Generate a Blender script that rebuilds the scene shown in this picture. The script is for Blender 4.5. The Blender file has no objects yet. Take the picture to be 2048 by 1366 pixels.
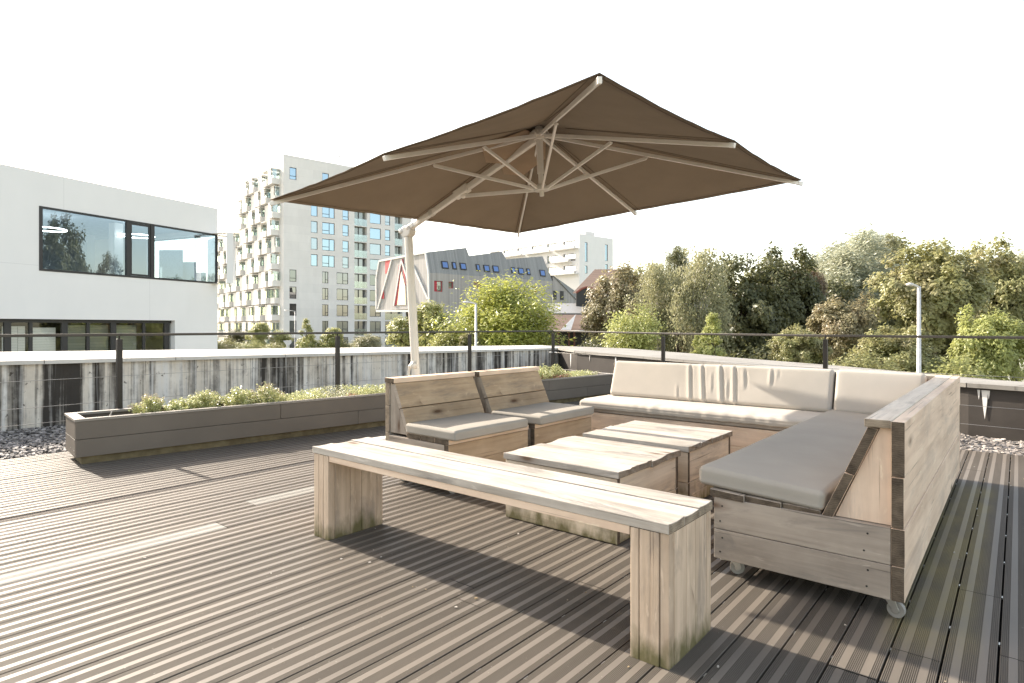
import bpy, bmesh, math, random
from mathutils import Vector, Matrix, noise
R_ = random.Random(11)
SC = bpy.context.scene
COL = SC.collection
V = Vector
# ------------------------------------------------------------------ camera calibration (photo pixels -> world points on real planes)
FPX, CX, HY, CAMH = 1225.0, 1024.0, 654.0, 1.15
YAW = math.atan((2037 - 1024) / FPX)
CF = V((-math.sin(YAW), math.cos(YAW), 0)); CR = V((math.cos(YAW), math.sin(YAW), 0)); CP = V((0, 0, CAMH))
def ray(x, y): return CF + CR * ((x - CX) / FPX) - V((0, 0, 1)) * ((y - HY) / FPX)
def G(x, y, z=0.0):
    d = ray(x, y); return CP + d * ((z - CAMH) / d.z)
def D(x, y, depth): return CP + ray(x, y) * depth
def onplane(x, y, p0, n):
    d = ray(x, y); n = V(n); return CP + d * ((V(p0) - CP).dot(n) / d.dot(n))

# ------------------------------------------------------------------ mesh builder
class MB:
    def __init__(s): s.v = []; s.f = []; s.uv = []; s.m = []; s.pl = []
    def poly(s, pts, mat=0, uv=None, pl=None):
        b = len(s.v); s.v += [V(p) for p in pts]; s.f.append(list(range(b, b + len(pts))))
        if uv is None:
            p0 = V(pts[0]); a = (V(pts[1]) - p0); a = a.normalized() if a.length > 1e-9 else V((1, 0, 0))
            n = a.cross(V(pts[-1]) - p0); n = n.normalized() if n.length > 1e-9 else V((0, 0, 1)); c = n.cross(a)
            uv = [((V(p) - p0).dot(a), (V(p) - p0).dot(c)) for p in pts]
        s.uv.append(uv); s.m.append(mat); s.pl.append(R_.random() if pl is None else pl)
    def prism(s, poly, vec, mat=0, endmat=None, cap=None):
        """extrude poly along vec. grain runs along vec (caps = end grain) unless cap=(axis along grain, axis across)"""
        poly = [V(p) for p in poly]; vec = V(vec); n = len(poly)
        nn = V((0, 0, 0))
        for i in range(n): nn += poly[i].cross(poly[(i + 1) % n])
        if nn.dot(vec) > 0: poly.reverse()
        ou, ov, pl = R_.random() * 40, R_.random() * 40, R_.random()
        L = vec.length; per = 0
        em = mat if endmat is None else endmat
        for i in range(n):
            a, b = poly[i], poly[(i + 1) % n]; w = (b - a).length
            if cap is None: uv = [(ou, ov + per), (ou, ov + per + w), (ou + L, ov + per + w), (ou + L, ov + per)]; mm = mat
            else: uv = [(ou + per, ov), (ou + per + w, ov), (ou + per + w, ov + L), (ou + per, ov + L)]; mm = em
            s.poly([a, b, b + vec, a + vec][::-1], mm, uv[::-1], pl); per += w
        for pts, rev in ((poly, False), ([p + vec for p in poly], True)):
            if cap is None:
                ex = V((1, 0, 0)) if abs(vec.normalized().x) < .7 else V((0, 1, 0)); ey = vec.normalized().cross(ex)
                uv = [(p.dot(ex) + ou, p.dot(ey) + ov) for p in pts]; mm = em
            else: uv = [(p.dot(V(cap[0])) + ou, p.dot(V(cap[1])) + ov) for p in pts]; mm = mat
            if rev: pts = pts[::-1]; uv = uv[::-1]
            s.poly(pts, mm, uv, pl)
    def box(s, x0, x1, y0, y1, z0, z1, g='x', mat=0, endmat=None):
        if g == 'x': s.prism([(x0, y0, z0), (x0, y1, z0), (x0, y1, z1), (x0, y0, z1)], (x1 - x0, 0, 0), mat, endmat)
        elif g == 'y': s.prism([(x0, y0, z0), (x1, y0, z0), (x1, y0, z1), (x0, y0, z1)], (0, y1 - y0, 0), mat, endmat)
        else: s.prism([(x0, y0, z0), (x1, y0, z0), (x1, y1, z0), (x0, y1, z0)], (0, 0, z1 - z0), mat, endmat)
    def bar(s, p0, p1, w, h, up=(0, 0, 1), mat=0, endmat=None):
        p0, p1 = V(p0), V(p1); d = (p1 - p0).normalized(); up = V(up)
        a = d.cross(up)
        if a.length < 1e-4: a = d.cross(V((1, 0, 0)))
        a.normalize(); b = a.cross(d); a = a * w / 2; b = b * h / 2
        s.prism([p0 - a - b, p0 + a - b, p0 + a + b, p0 - a + b], p1 - p0, mat, endmat)
    def tube(s, pts, r, n=10, mat=0, caps=True, uvs=1.0):
        pts = [V(p) for p in pts]; rs = r if isinstance(r, (list, tuple)) else [r] * len(pts)
        rings = []; prev = None
        for i, p in enumerate(pts):
            d = (pts[min(i + 1, len(pts) - 1)] - pts[max(i - 1, 0)]).normalized()
            a = d.cross(V((0, 0, 1)) if abs(d.z) < .95 else V((1, 0, 0))) if prev is None else prev - d * prev.dot(d)
            a.normalize(); prev = a.copy(); b = d.cross(a)
            rings.append([p + (a * math.cos(2 * math.pi * k / n) + b * math.sin(2 * math.pi * k / n)) * rs[i] for k in range(n)])
        t = 0
        for i in range(len(pts) - 1):
            L = (pts[i + 1] - pts[i]).length
            for k in range(n):
                k2 = (k + 1) % n; w = 2 * math.pi * rs[i] / n
                s.poly([rings[i][k], rings[i][k2], rings[i + 1][k2], rings[i + 1][k]], mat, [(t, k * w), (t, (k + 1) * w), (t + L, (k + 1) * w), (t + L, k * w)], .5)
            t += L
        if caps: s.poly(rings[0][::-1], mat, None, .5); s.poly(rings[-1], mat, None, .5)
    def disc(s, c, axis, r, h, n=20, mat=0): s.tube([V(c) - V(axis) * h / 2, V(c) + V(axis) * h / 2], r, n, mat)
    def build(s, name, mats, parent=None, bevel=0, smooth=False, merge=False, world=True):
        off = V((0, 0, 0)); p = parent
        while p is not None: off += p.location; p = p.parent
        if not world: off = V((0, 0, 0))
        me = bpy.data.meshes.new(name)
        me.from_pydata([tuple(p - off) for p in s.v], [], s.f)
        uvl = me.uv_layers.new(name='UVMap'); flat = []
        for u in s.uv:
            for a in u: flat += [a[0], a[1]]
        uvl.data.foreach_set('uv', flat)
        at = me.attributes.new('pl', 'FLOAT', 'FACE'); at.data.foreach_set('value', s.pl)
        if not isinstance(mats, (list, tuple)): mats = [mats]
        for m in mats: me.materials.append(m)
        me.polygons.foreach_set('material_index', s.m)
        if bevel or merge or smooth:
            bm = bmesh.new(); bm.from_mesh(me); bmesh.ops.remove_doubles(bm, verts=bm.verts, dist=1e-5)
            bm.to_mesh(me); bm.free()
        if smooth: me.polygons.foreach_set('use_smooth', [True] * len(me.polygons))
        o = bpy.data.objects.new(name, me); COL.objects.link(o)
        if parent: o.parent = parent
        if bevel:
            b = o.modifiers.new('Bevel', 'BEVEL'); b.width = bevel; b.segments = 2; b.limit_method = 'ANGLE'; b.angle_limit = 0.6; b.use_clamp_overlap = True
        if smooth and not bevel:
            pass
        return o
def tag(o, label=None, cat=None, group=None, kind=None):
    if label: o['label'] = label
    if cat: o['category'] = cat
    if group: o['group'] = group
    if kind: o['kind'] = kind
    return o
def thing(name, label, cat, loc=(0, 0, 0), group=None):
    o = bpy.data.objects.new(name, None); COL.objects.link(o); o.location = loc; o.empty_display_size = .2
    return tag(o, label, cat, group)
def copy_tree(o, parent=None):
    c = o.copy(); COL.objects.link(c)
    if parent: c.parent = parent
    for ch in [k for k in o.children]: copy_tree(ch, c)
    return c

# ------------------------------------------------------------------ materials
class NT:
    def __init__(s, name):
        s.mat = bpy.data.materials.new(name); s.mat.use_nodes = True; s.t = s.mat.node_tree; s.t.nodes.clear()
        s.out = s.n('ShaderNodeOutputMaterial')
    def n(s, typ, **kw):
        nd = s.t.nodes.new(typ)
        for k, v in kw.items():
            if k.startswith('i_'):
                nd.inputs[int(k[2:]) if k[2:].isdigit() else k[2:]].default_value = v
            else: setattr(nd, k, v)
        return nd
    def l(s, a, b): s.t.links.new(a, b)
    def uv(s, sx=1, sy=1):
        u = s.n('ShaderNodeUVMap'); m = s.n('ShaderNodeMapping'); s.l(u.outputs[0], m.inputs[0]); m.inputs['Scale'].default_value = (sx, sy, 1); return m.outputs[0]
    def obj(s, sx=1, sy=1, sz=1):
        u = s.n('ShaderNodeTexCoord'); m = s.n('ShaderNodeMapping'); s.l(u.outputs['Object'], m.inputs[0]); m.inputs['Scale'].default_value = (sx, sy, sz); return m.outputs[0]
    def noise(s, vec, scale=1, detail=4, rough=.55, dist=0):
        nd = s.n('ShaderNodeTexNoise'); nd.inputs['Scale'].default_value = scale; nd.inputs['Detail'].default_value = detail
        nd.inputs['Roughness'].default_value = rough; nd.inputs['Distortion'].default_value = dist
        if vec is not None: s.l(vec, nd.inputs['Vector'])
        return nd.outputs[0]
    def ramp(s, fac, stops):
        r = s.n('ShaderNodeValToRGB'); e = r.color_ramp.elements
        while len(e) < len(stops): e.new(.5)
        for i, (p, c) in enumerate(stops):
            e[i].position = p; e[i].color = (c, c, c, 1) if not hasattr(c, '__len__') else (*c, 1)
        s.l(fac, r.inputs[0]); return r.outputs[0]
    def mix(s, fac, a, b, mode='MIX'):
        m = s.n('ShaderNodeMix', data_type='RGBA', blend_type=mode)
        for k, x in ((0, fac), (6, a), (7, b)):
            if isinstance(x, (int, float)): m.inputs[k].default_value = x if k == 0 else (x, x, x, 1)
            elif isinstance(x, (tuple, list)): m.inputs[k].default_value = (*x, 1)
            else: s.l(x, m.inputs[k])
        return m.outputs[2]
    def math(s, op, a, b=0):
        m = s.n('ShaderNodeMath', operation=op)
        for k, x in ((0, a), (1, b)):
            if isinstance(x, (int, float)): m.inputs[k].default_value = x
            else: s.l(x, m.inputs[k])
        return m.outputs[0]
    def attr(s, name='pl'): return s.n('ShaderNodeAttribute', attribute_name=name).outputs['Fac']
    def bump(s, h, strength=.3, dist=.003):
        b = s.n('ShaderNodeBump'); b.inputs['Strength'].default_value = strength; b.inputs['Distance'].default_value = dist; s.l(h, b.inputs['Height']); return b.outputs[0]
    def bsdf(s, color, rough=.8, spec=.3, metal=0, normal=None):
        p = s.n('ShaderNodeBsdfPrincipled')
        for k, x in (('Base Color', color), ('Roughness', rough)):
            if isinstance(x, (tuple, list)): p.inputs[k].default_value = (*x, 1)
            elif isinstance(x, (int, float)): p.inputs[k].default_value = x
            else: s.l(x, p.inputs[k])
        p.inputs['Specular IOR Level'].default_value = spec; p.inputs['Metallic'].default_value = metal
        if normal is not None: s.l(normal, p.inputs['Normal'])
        return p.outputs[0]
    def done(s, sh): s.l(sh, s.out.inputs[0]); return s.mat

def wood(name, light, dark, knot=(.10, .055, .03), var=.35, algae=False, cracks=.6, stain=.55):
    n = NT(name); uv = n.uv(1, 1)
    g1 = n.noise(n.uv(1.6, 34), 1, 6, .6, .4)
    g2 = n.noise(n.uv(.55, 7), 1, 5, .55, 1.2)
    g3 = n.noise(n.uv(3, 3), 1, 4, .6)
    f = n.math('ADD', n.math('MULTIPLY', g1, .40), n.math('MULTIPLY', g2, .60))
    c = n.mix(n.ramp(f, [(.33, 0), (.66, 1)]), dark, light)
    # plank to plank difference
    pl = n.attr(); c = n.mix(n.math('MULTIPLY', pl, var), c, tuple(x * .55 for x in dark))
    # blotchy weathering
    c = n.mix(n.ramp(g3, [(.42, 0), (.75, .45)]), c, tuple(min(1, x * 1.15) * .9 + .04 for x in light))
    # grey weather stains and rubbed patches
    st = n.noise(n.uv(1.1, 4.5), 1, 6, .7, .8); c = n.mix(n.ramp(st, [(.53, 0), (.64, stain)]), c, tuple(.35 * sum(dark) / 3 + .42 * x for x in dark))
    st2 = n.noise(n.uv(5, 26), 1, 4, .7, .4); c = n.mix(n.ramp(st2, [(.60, 0), (.70, .5)]), c, tuple(min(.85, x * 1.12 + .02) for x in light))
    # knots
    vo = n.n('ShaderNodeTexVoronoi', feature='F1'); n.l(n.uv(2.1, 6.2), vo.inputs['Vector']); vo.inputs['Scale'].default_value = 1
    kn = n.ramp(vo.outputs['Distance'], [(.055, 1), (.075, .75), (.13, .28), (.22, 0)])
    keep = n.math('GREATER_THAN', n.noise(n.uv(.7, 2.2), 1, 0), .43)
    c = n.mix(n.math('MULTIPLY', kn, keep), c, knot)
    # drying cracks
    cr = n.ramp(n.noise(n.uv(1.3, 95), 1, 3, .5, .25), [(.30, 1), (.345, 0)])
    c = n.mix(n.math('MULTIPLY', cr, cracks), c, tuple(x * .35 for x in dark))
    if algae:
        pos = n.n('ShaderNodeNewGeometry'); sx = n.n('ShaderNodeSeparateXYZ'); n.l(pos.outputs['Position'], sx.inputs[0])
        z = n.math('ADD', sx.outputs[2], n.math('MULTIPLY', n.math('SUBTRACT', n.noise(n.obj(14, 14, 6), 1, 6), .5), .34))
        c = n.mix(n.ramp(z, [(.0, .95), (.11, .0)]), c, (.13, .115, .05))
    bp = n.bump(n.math('SUBTRACT', g1, n.math('MULTIPLY', cr, .6)), .5, .004)
    return n.done(n.bsdf(c, .82, .25, 0, bp))
def endgrain(name, light=(.16, .125, .09), dark=(.05, .038, .028)):
    n = NT(name); w = n.n('ShaderNodeTexWave', wave_type='RINGS'); n.l(n.uv(7, 7), w.inputs['Vector']); w.inputs['Scale'].default_value = 5.5; w.inputs['Distortion'].default_value = 9; w.inputs['Detail'].default_value = 3
    g = n.noise(n.uv(18, 18), 1, 5)
    f = n.math('ADD', n.math('MULTIPLY', w.outputs['Fac'], .12), n.math('MULTIPLY', g, .88))
    return n.done(n.bsdf(n.mix(n.ramp(f, [(.3, 0), (.7, 1)]), dark, light), .9, .2, 0, n.bump(g, .5, .003)))
def plain(name, col, rough=.5, spec=.4, metal=0, var=.12, scale=6, bump=.0):
    n = NT(name); g = n.noise(n.obj(), scale, 5)
    c = n.mix(n.ramp(g, [(.3, 0), (.7, 1)]), tuple(x * (1 - var) for x in col), tuple(min(1, x * (1 + var)) for x in col))
    return n.done(n.bsdf(c, rough, spec, metal, n.bump(n.noise(n.obj(), scale * 12, 3), bump, .002) if bump else None))
def fabric(name, col, trans=0.0):
    n = NT(name); g = n.noise(n.obj(), 3.5, 5); fine = n.noise(n.obj(420, 420, 420), 1, 2)
    c = n.mix(n.ramp(g, [(.3, 0), (.75, 1)]), tuple(x * .9 for x in col), tuple(x * 1.06 for x in col))
    c = n.mix(.25, c, n.mix(fine, tuple(x * .7 for x in col), tuple(x * 1.2 for x in col)))
    b = n.bsdf(c, .9, .15, 0, n.bump(fine, .25, .001))
    if trans:
        t = n.n('ShaderNodeBsdfTranslucent'); n.l(c, t.inputs[0]); m = n.n('ShaderNodeMixShader'); m.inputs[0].default_value = trans
        n.l(b, m.inputs[1]); n.l(t.outputs[0], m.inputs[2]); b = m.outputs[0]
    return n.done(b)
def leafmat(name, c1, c2, c3=None, trans=.35):
    n = NT(name); pl = n.attr(); c = n.mix(pl, c1, c2)
    if c3: c = n.mix(n.ramp(n.noise(n.obj(), .55, 2), [(.48, 0), (.62, .8)]), c, c3)
    b = n.bsdf(c, .42, .45); t = n.n('ShaderNodeBsdfTranslucent'); n.l(n.mix(.5, c, tuple(min(1, x * 1.6) for x in c2)), t.inputs[0])
    m = n.n('ShaderNodeMixShader'); m.inputs[0].default_value = trans; n.l(b, m.inputs[1]); n.l(t.outputs[0], m.inputs[2])
    return n.done(m.outputs[0])
def glass(name, refl=.45, tint=(.5, .6, .62), solid=None, rough=.0, gcol=(.93, .97, 1)):
    """window glass: mirror layer over a tinted clear pane (solid: over a dark room colour)"""
    n = NT(name); gl = n.n('ShaderNodeBsdfGlossy'); gl.inputs['Roughness'].default_value = rough; gl.inputs[0].default_value = (*gcol, 1)
    if solid: b = n.bsdf(solid, .6, .2)
    else:
        t = n.n('ShaderNodeBsdfTransparent'); t.inputs[0].default_value = (*tint, 1); b = t.outputs[0]
    lw = n.n('ShaderNodeLayerWeight'); lw.inputs[0].default_value = .3
    f = n.math('ADD', n.math('MULTIPLY', lw.outputs['Fresnel'], 1.0), refl); f = n.math('MINIMUM', f, .95)
    m = n.n('ShaderNodeMixShader'); n.l(f, m.inputs[0]); n.l(b, m.inputs[1]); n.l(gl.outputs[0], m.inputs[2])
    return n.done(m.outputs[0])
def emit(name, col, st):
    n = NT(name); e = n.n('ShaderNodeEmission'); e.inputs[0].default_value = (*col, 1); e.inputs[1].default_value = st; return n.done(e.outputs[0])
def plaster(name, col, pw=3.0, ph=1.5, line=.10, blot=.10, band=0.0, mort=.012):
    n = NT(name); uv = n.uv()
    br = n.n('ShaderNodeTexBrick'); n.l(uv, br.inputs['Vector']); br.inputs['Scale'].default_value = 1; br.inputs['Brick Width'].default_value = pw; br.inputs['Row Height'].default_value = ph
    br.inputs['Mortar Size'].default_value = mort; br.inputs['Mortar Smooth'].default_value = .4; br.inputs['Bias'].default_value = 0
    br.inputs['Color1'].default_value = (*col, 1); br.inputs['Color2'].default_value = (*[x * (1 - band) for x in col], 1); br.inputs['Mortar'].default_value = (*[x * (1 - line * 4) for x in col], 1)
    g = n.noise(n.uv(.8, .35), 1, 6)
    c = n.mix(n.ramp(g, [(.35, 0), (.8, blot * 3)]), br.outputs['Color'], tuple(x * .72 for x in col))
    return n.done(n.bsdf(c, .85, .2))
def cladding(name, c1, c2, pitch=.16, axis='x'):
    n = NT(name); k = 1 / pitch
    v = n.uv(k, .06) if axis == 'x' else n.uv(.06, k)
    w = n.n('ShaderNodeTexWhiteNoise', noise_dimensions='1D'); sp = n.n('ShaderNodeSeparateXYZ'); n.l(v, sp.inputs[0])
    co = sp.outputs[0 if axis == 'x' else 1]
    n.l(n.math('FLOOR', co), w.inputs['W']); fr = n.math('FRACT', co)
    line = n.ramp(fr, [(0, 1), (.08, 0)])
    g = n.noise(n.uv(k * 1.5, .5) if axis == 'x' else n.uv(.5, k * 1.5), 1, 5)
    c = n.mix(n.math('ADD', n.math('MULTIPLY', w.outputs[0], .6), n.math('MULTIPLY', g, .4)), c1, c2)
    return n.done(n.bsdf(n.mix(line, c, tuple(x * .35 for x in c1)), .85, .2))

M = {}
M['wood_pale'] = wood('weathered wood pale', (.85, .67, .51), (.56, .41, .30), var=.25, stain=.32)
M['wood_top'] = wood('weathered wood bleached', (.56, .515, .455), (.27, .235, .195), (.15, .10, .065), var=.3, stain=.8)
M['wood_rail'] = wood('weathered wood rail', (.78, .68, .56), (.46, .37, .285), var=.25, stain=.6)
M['wood_grey'] = wood('weathered wood grey', (.44, .375, .305), (.225, .188, .155), var=.3)
M['wood_brown'] = wood('weathered wood brown', (.54, .40, .26), (.30, .21, .13), var=.3)
M['wood_leg'] = wood('weathered wood bench', (.70, .55, .41), (.35, .26, .185), var=.3, algae=True)
M['wood_table'] = wood('weathered wood table', (.76, .64, .49), (.42, .335, .25), var=.25, algae=True)
M['end'] = endgrain('end grain dark'); M['end_pale'] = endgrain('end grain pale', (.34, .28, .21), (.16, .125, .09))
M['cush'] = fabric('cushion canvas taupe', (.475, .435, .385)); M['cush_shaded'] = fabric('cushion canvas shaded', (.355, .325, .28))  # second canvas: the taupe with the shade put into its colour
M['canopy'] = fabric('parasol canvas taupe', (.285, .235, .18), .36)
M['alu'] = plain('champagne aluminium', (.80, .755, .69), .45, .5, .15, .05)
M['alu_white'] = plain('pale aluminium', (.66, .62, .56), .4, .5, .2, .05)
M['dark_metal'] = plain('dark coated steel', (.035, .031, .028), .5, .4, .3, .15)
M['rail_metal'] = plain('rail steel', (.055, .048, .042), .4, .5, .4, .1)
M['zinc'] = plain('zinc plated steel', (.50, .49, .46), .35, .5, .8, .08)
M['steel_wire'] = plain('steel wire', (.30, .29, .275), .5, .4, .5, .05)
M['rubber'] = plain('grey caster rubber', (.27, .255, .23), .5)
M['planter'] = plain('planter panel taupe', (.15, .127, .103), .62, .3, 0, .08, 2.5)
M['planter_rim'] = plain('planter rim taupe', (.27, .24, .205), .6, .3, 0, .08)
M['soil'] = plain('dry soil', (.10, .08, .06), .95, .1, 0, .5, 30, .6)
M['plinth'] = plain('planter plinth', (.16, .13, .075), .85, .2, 0, .4, 7, .3)
# ------------------------------------------------------------------ deck
def deck_mats():
    out = []
    for nm, c1, c2 in (('deck board flat', (.183, .157, .129), (.142, .121, .099)), ('deck board grooved', (.148, .127, .104), (.110, .094, .076)), ('deck board bleached', (.36, .345, .31), (.27, .255, .225))):
        n = NT(nm); g = n.noise(n.uv(.9, 9), 1, 5, .6); g2 = n.noise(n.obj(.5, .5, .5), 1, 5, .6); sp = n.noise(n.obj(60, 60, 60), 1, 2)
        c = n.mix(n.ramp(g, [(.3, 0), (.7, 1)]), c2, c1)
        c = n.mix(n.math('MULTIPLY', n.attr(), .55), c, tuple(x * .66 for x in c2))
        c = n.mix(n.ramp(g2, [(.5, 0), (.8, .35)]), c, tuple(x * .6 for x in c2))
        c = n.mix(n.ramp(sp, [(.70, 0), (.76, .3)]), c, (.5, .47, .42))
        # green film beside the long sofa
        pos = n.n('ShaderNodeNewGeometry'); sx = n.n('ShaderNodeSeparateXYZ'); n.l(pos.outputs['Position'], sx.inputs[0])
        a = n.math('ABSOLUTE', n.math('ADD', sx.outputs[0], .26)); b = n.math('ABSOLUTE', n.math('SUBTRACT', sx.outputs[1], 4.1))
        fa = n.math('MULTIPLY', n.ramp(a, [(.10, 1), (.17, 0)]), n.ramp(n.math('MULTIPLY', b, .5), [(.65, 1), (.8, 0)]))
        c = n.mix(n.math('MULTIPLY', fa, n.ramp(n.noise(n.obj(7, 2.5, 1), 1, 5), [(.3, .15), (.62, .75)])), c, (.23, .19, .085))
        out.append(n.done(n.bsdf(c, .50 if 'flat' in nm else .68, .34 if 'flat' in nm else .2, 0, n.bump(g, .12, .002))))
    return out
DM = deck_mats()
PITCH = .1496
def deck_far(x): return 7.13 if x > -1.2 else min(9.15, 7.13 + (-1.2 - x) * .42)
def build_deck():
    mb = MB(); x_ref = G(1901.7, 1243.6).x
    prof = []   # (x offset, z, material of the strip that follows)
    def grooves(a, b, k):
        p = (b - a) / k
        for i in range(k):
            c = a + p * (i + .5); w = p * .22
            prof.extend([(c - w, 0, 1), (c - w * .8, -.0022, 1), (c + w * .8, -.0022, 1), (c + w, 0, 1)])
    prof.append((.0, -.022, 1)); prof.append((.0008, -.001, 1)); prof.append((.0018, 0, 1)); grooves(.003, .025, 4); prof.append((.025, 0, 0)); prof.append((.049, 0, 1)); grooves(.049, .0945, 8)
    prof.append((.0945, 0, 0)); prof.append((.1185, 0, 1)); grooves(.1185, .1405, 4); prof.append((.1417, 0, 1)); prof.append((.1427, -.001, 1)); prof.append((.1435, -.022, 1))
    i0 = int((-6.85 - x_ref) / PITCH); i1 = int((5.0 - x_ref) / PITCH)
    xb = G(200, 1118).x; xb2 = G(560, 992).x
    for i in range(i0, i1):
        X = x_ref + .003 + i * PITCH; far = deck_far(X + .07); y = -2.5 - R_.random() * 3.0; ys = [y]
        bl = X <= xb < X + PITCH; bl2 = X <= xb2 < X + PITCH
        cuts = []
        if bl: cuts = [G(455, 1055).y]
        elif bl2: cuts = [G(492, 1003).y, G(700, 965).y]
        elif X <= G(930, 1170).x < X + PITCH: cuts = [G(905, 1160).y]
        elif X <= G(1165, 1165).x < X + PITCH: cuts = [G(1165, 1165).y]
        elif X <= G(530, 915).x < X + PITCH: cuts = [G(530, 915).y]
        elif X < -1.9: cuts = [R_.uniform(3.4, 5.6)]
        if cuts: ys = [-2.5] + cuts + [far]
        else:
            while ys[-1] < far - .9: ys.append(min(far, ys[-1] + 3.6))
            ys[-1] = far
        for k in range(len(ys) - 1):
            ya, yb = ys[k] + .002, ys[k + 1] - .002; ou, pl = R_.random() * 30, R_.random() ** 1.3; hz = R_.uniform(-.0009, .0009); ov = R_.random() * 20
            light = (bl and k == 0) or (bl2 and k == 1)
            for j in range(len(prof) - 1):
                (a, za, m), (b, zb, _) = prof[j], prof[j + 1]
                mm = 2 if light else m
                mb.poly([(X + a, ya, za + hz), (X + b, ya, zb + hz), (X + b, yb, zb + hz), (X + a, yb, za + hz)], mm, [(ou, ov + a), (ou, ov + b), (ou + yb - ya, ov + b), (ou + yb - ya, ov + a)], pl)
            for yy in (ya, yb):
                mb.poly([(X, yy, -.022), (X + .1435, yy, -.022), (X + .1435, yy, -.0035), (X, yy, -.0035)], 1, None, pl)
        if X > -1.6:
            yy = .3 + R_.random() * .3
            while yy < far - .1:
                mb.box(X - .0052, X - .0008, yy, yy + .022, -.012, -.004, 'y', 3); yy += .5
    o = mb.build('deck', DM + [M['zinc']]); tag(o, kind='structure')
    b = MB(); b.poly([(-8.9, -3, -.06), (8, -3, -.06), (8, 8.2, -.06), (-.4, 8.4, -.06), (-8.6, 12.4, -.06), (-8.9, 9, -.06)], 0)
    o = b.build('roof_underlay', plain('roof underlay', (.02, .018, .016), .9)); tag(o, kind='structure')
build_deck()

# ------------------------------------------------------------------ slate gravel
WALL = [((-8.62, -3.0), .80), ((-8.70, 1.6), .728), ((-8.62, 12.2), .60), ((-7.3, 11.0), .60), ((-5.6, 10.3), .578), ((-4.65, 9.88), .566), ((-2.5, 8.98), .54), ((-.41, 8.1), .512), ((1.2, 7.75), .50), ((7.0, 7.4), .47)]
def wall_y(x):
    pts = [p for p, z in WALL[2:]]
    for (a, b) in zip(pts[:-1], pts[1:]):
        if a[0] <= x <= b[0]: return a[1] + (b[1] - a[1]) * (x - a[0]) / (b[0] - a[0])
    return 7.4
def build_gravel():
    g = MB(); g.poly([(-8.75, -3, -.03), (-6.86, -3, -.03), (-6.86, 9.1, -.03), (-6.3, 9.25, -.03), (-1.2, 7.16, -.03), (7, 7.16, -.03), (7, 7.5, -.03), (1.2, 7.9, -.03), (-.41, 8.2, -.03), (-7.3, 11.1, -.03), (-8.6, 12.3, -.03)], 0)
    o = g.build('gravel_bed', plain('gravel bed', (.11, .10, .09), .95, .1, 0, .4, 40, .5)); tag(o, kind='structure')
    mb = MB()
    def chip(x, y, z):
        r = R_.uniform(.015, .040); n = R_.choice((4, 5, 5, 6)); a0 = R_.random() * 6.28; h = R_.uniform(.006, .013)
        q = Matrix.Rotation(R_.uniform(-.4, .4), 3, 'X') @ Matrix.Rotation(R_.uniform(-.4, .4), 3, 'Y')
        ring = []
        for k in range(n):
            a = a0 + 6.28 * k / n + R_.uniform(-.35, .35); rr = r * R_.uniform(.6, 1.15)
            ring.append(V((math.cos(a) * rr, math.sin(a) * rr * .7, 0)))
        lo = [q @ p + V((x, y, z)) for p in ring]; hi = [q @ (p * .92 + V((0, 0, h))) + V((x, y, z)) for p in ring]; pl = R_.random()
        mb.poly(hi, 0, None, pl)
        for k in range(n): mb.poly([lo[k], lo[(k + 1) % n], hi[(k + 1) % n], hi[k]], 0, None, pl)
    for _ in range(6800):
        x, y = R_.uniform(-8.66, -6.82), R_.uniform(-.2, 3.2); chip(x, y, -.028 + R_.random() * .028)
    for _ in range(900):
        x, y = R_.uniform(-8.6, -6.82), R_.uniform(3.2, 9); chip(x, y, -.028 + R_.random() * .02)
    c = 0
    while c < 4600:
        x = R_.uniform(-1.4, 2.0); y = R_.uniform(7.12, 8.3)
        if y < wall_y(x) - .02: chip(x, y, -.028 + R_.random() * .03); c += 1
    n = NT('slate chips'); cc = n.ramp(n.attr(), [(0, (.10, .092, .087)), (.5, (.25, .225, .205)), (1, (.44, .40, .365))])
    o = mb.build('slate_gravel', n.done(n.bsdf(cc, .8, .25))); tag(o, 'loose grey slate chips between deck and parapet', 'gravel', kind='stuff')
build_gravel()
def litter():
    mb = MB()
    for k in range(75):
        q = R_.random(); x, y = (R_.uniform(-2.9, -.4), R_.uniform(1.6, 2.75)) if q < .35 else ((R_.uniform(-6.3, -1), R_.uniform(-.2, 2.6)) if q < .75 else (R_.uniform(-.3, .9), R_.uniform(2.2, 6.8)))
        r = R_.uniform(.003, .007); a = R_.random() * 6; pts = [V((x + math.cos(a + t) * r * f, y + math.sin(a + t) * r * f, .004)) for t, f in ((0, 1.2), (1.3, .7), (2.7, 1), (3.9, .8), (5.2, .6))]
        mb.prism(pts, (0, 0, R_.uniform(.001, .004)), 0)
    n = NT('deck litter'); o = mb.build('deck_litter', [n.done(n.bsdf(n.ramp(n.attr(), [(0, (.30, .22, .12)), (.5, (.38, .34, .28)), (1, (.55, .52, .48))]), .8, .2))]); tag(o, 'tiny pale crumbs and dry leaf bits scattered on the deck', 'litter', kind='stuff')
litter()

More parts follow.
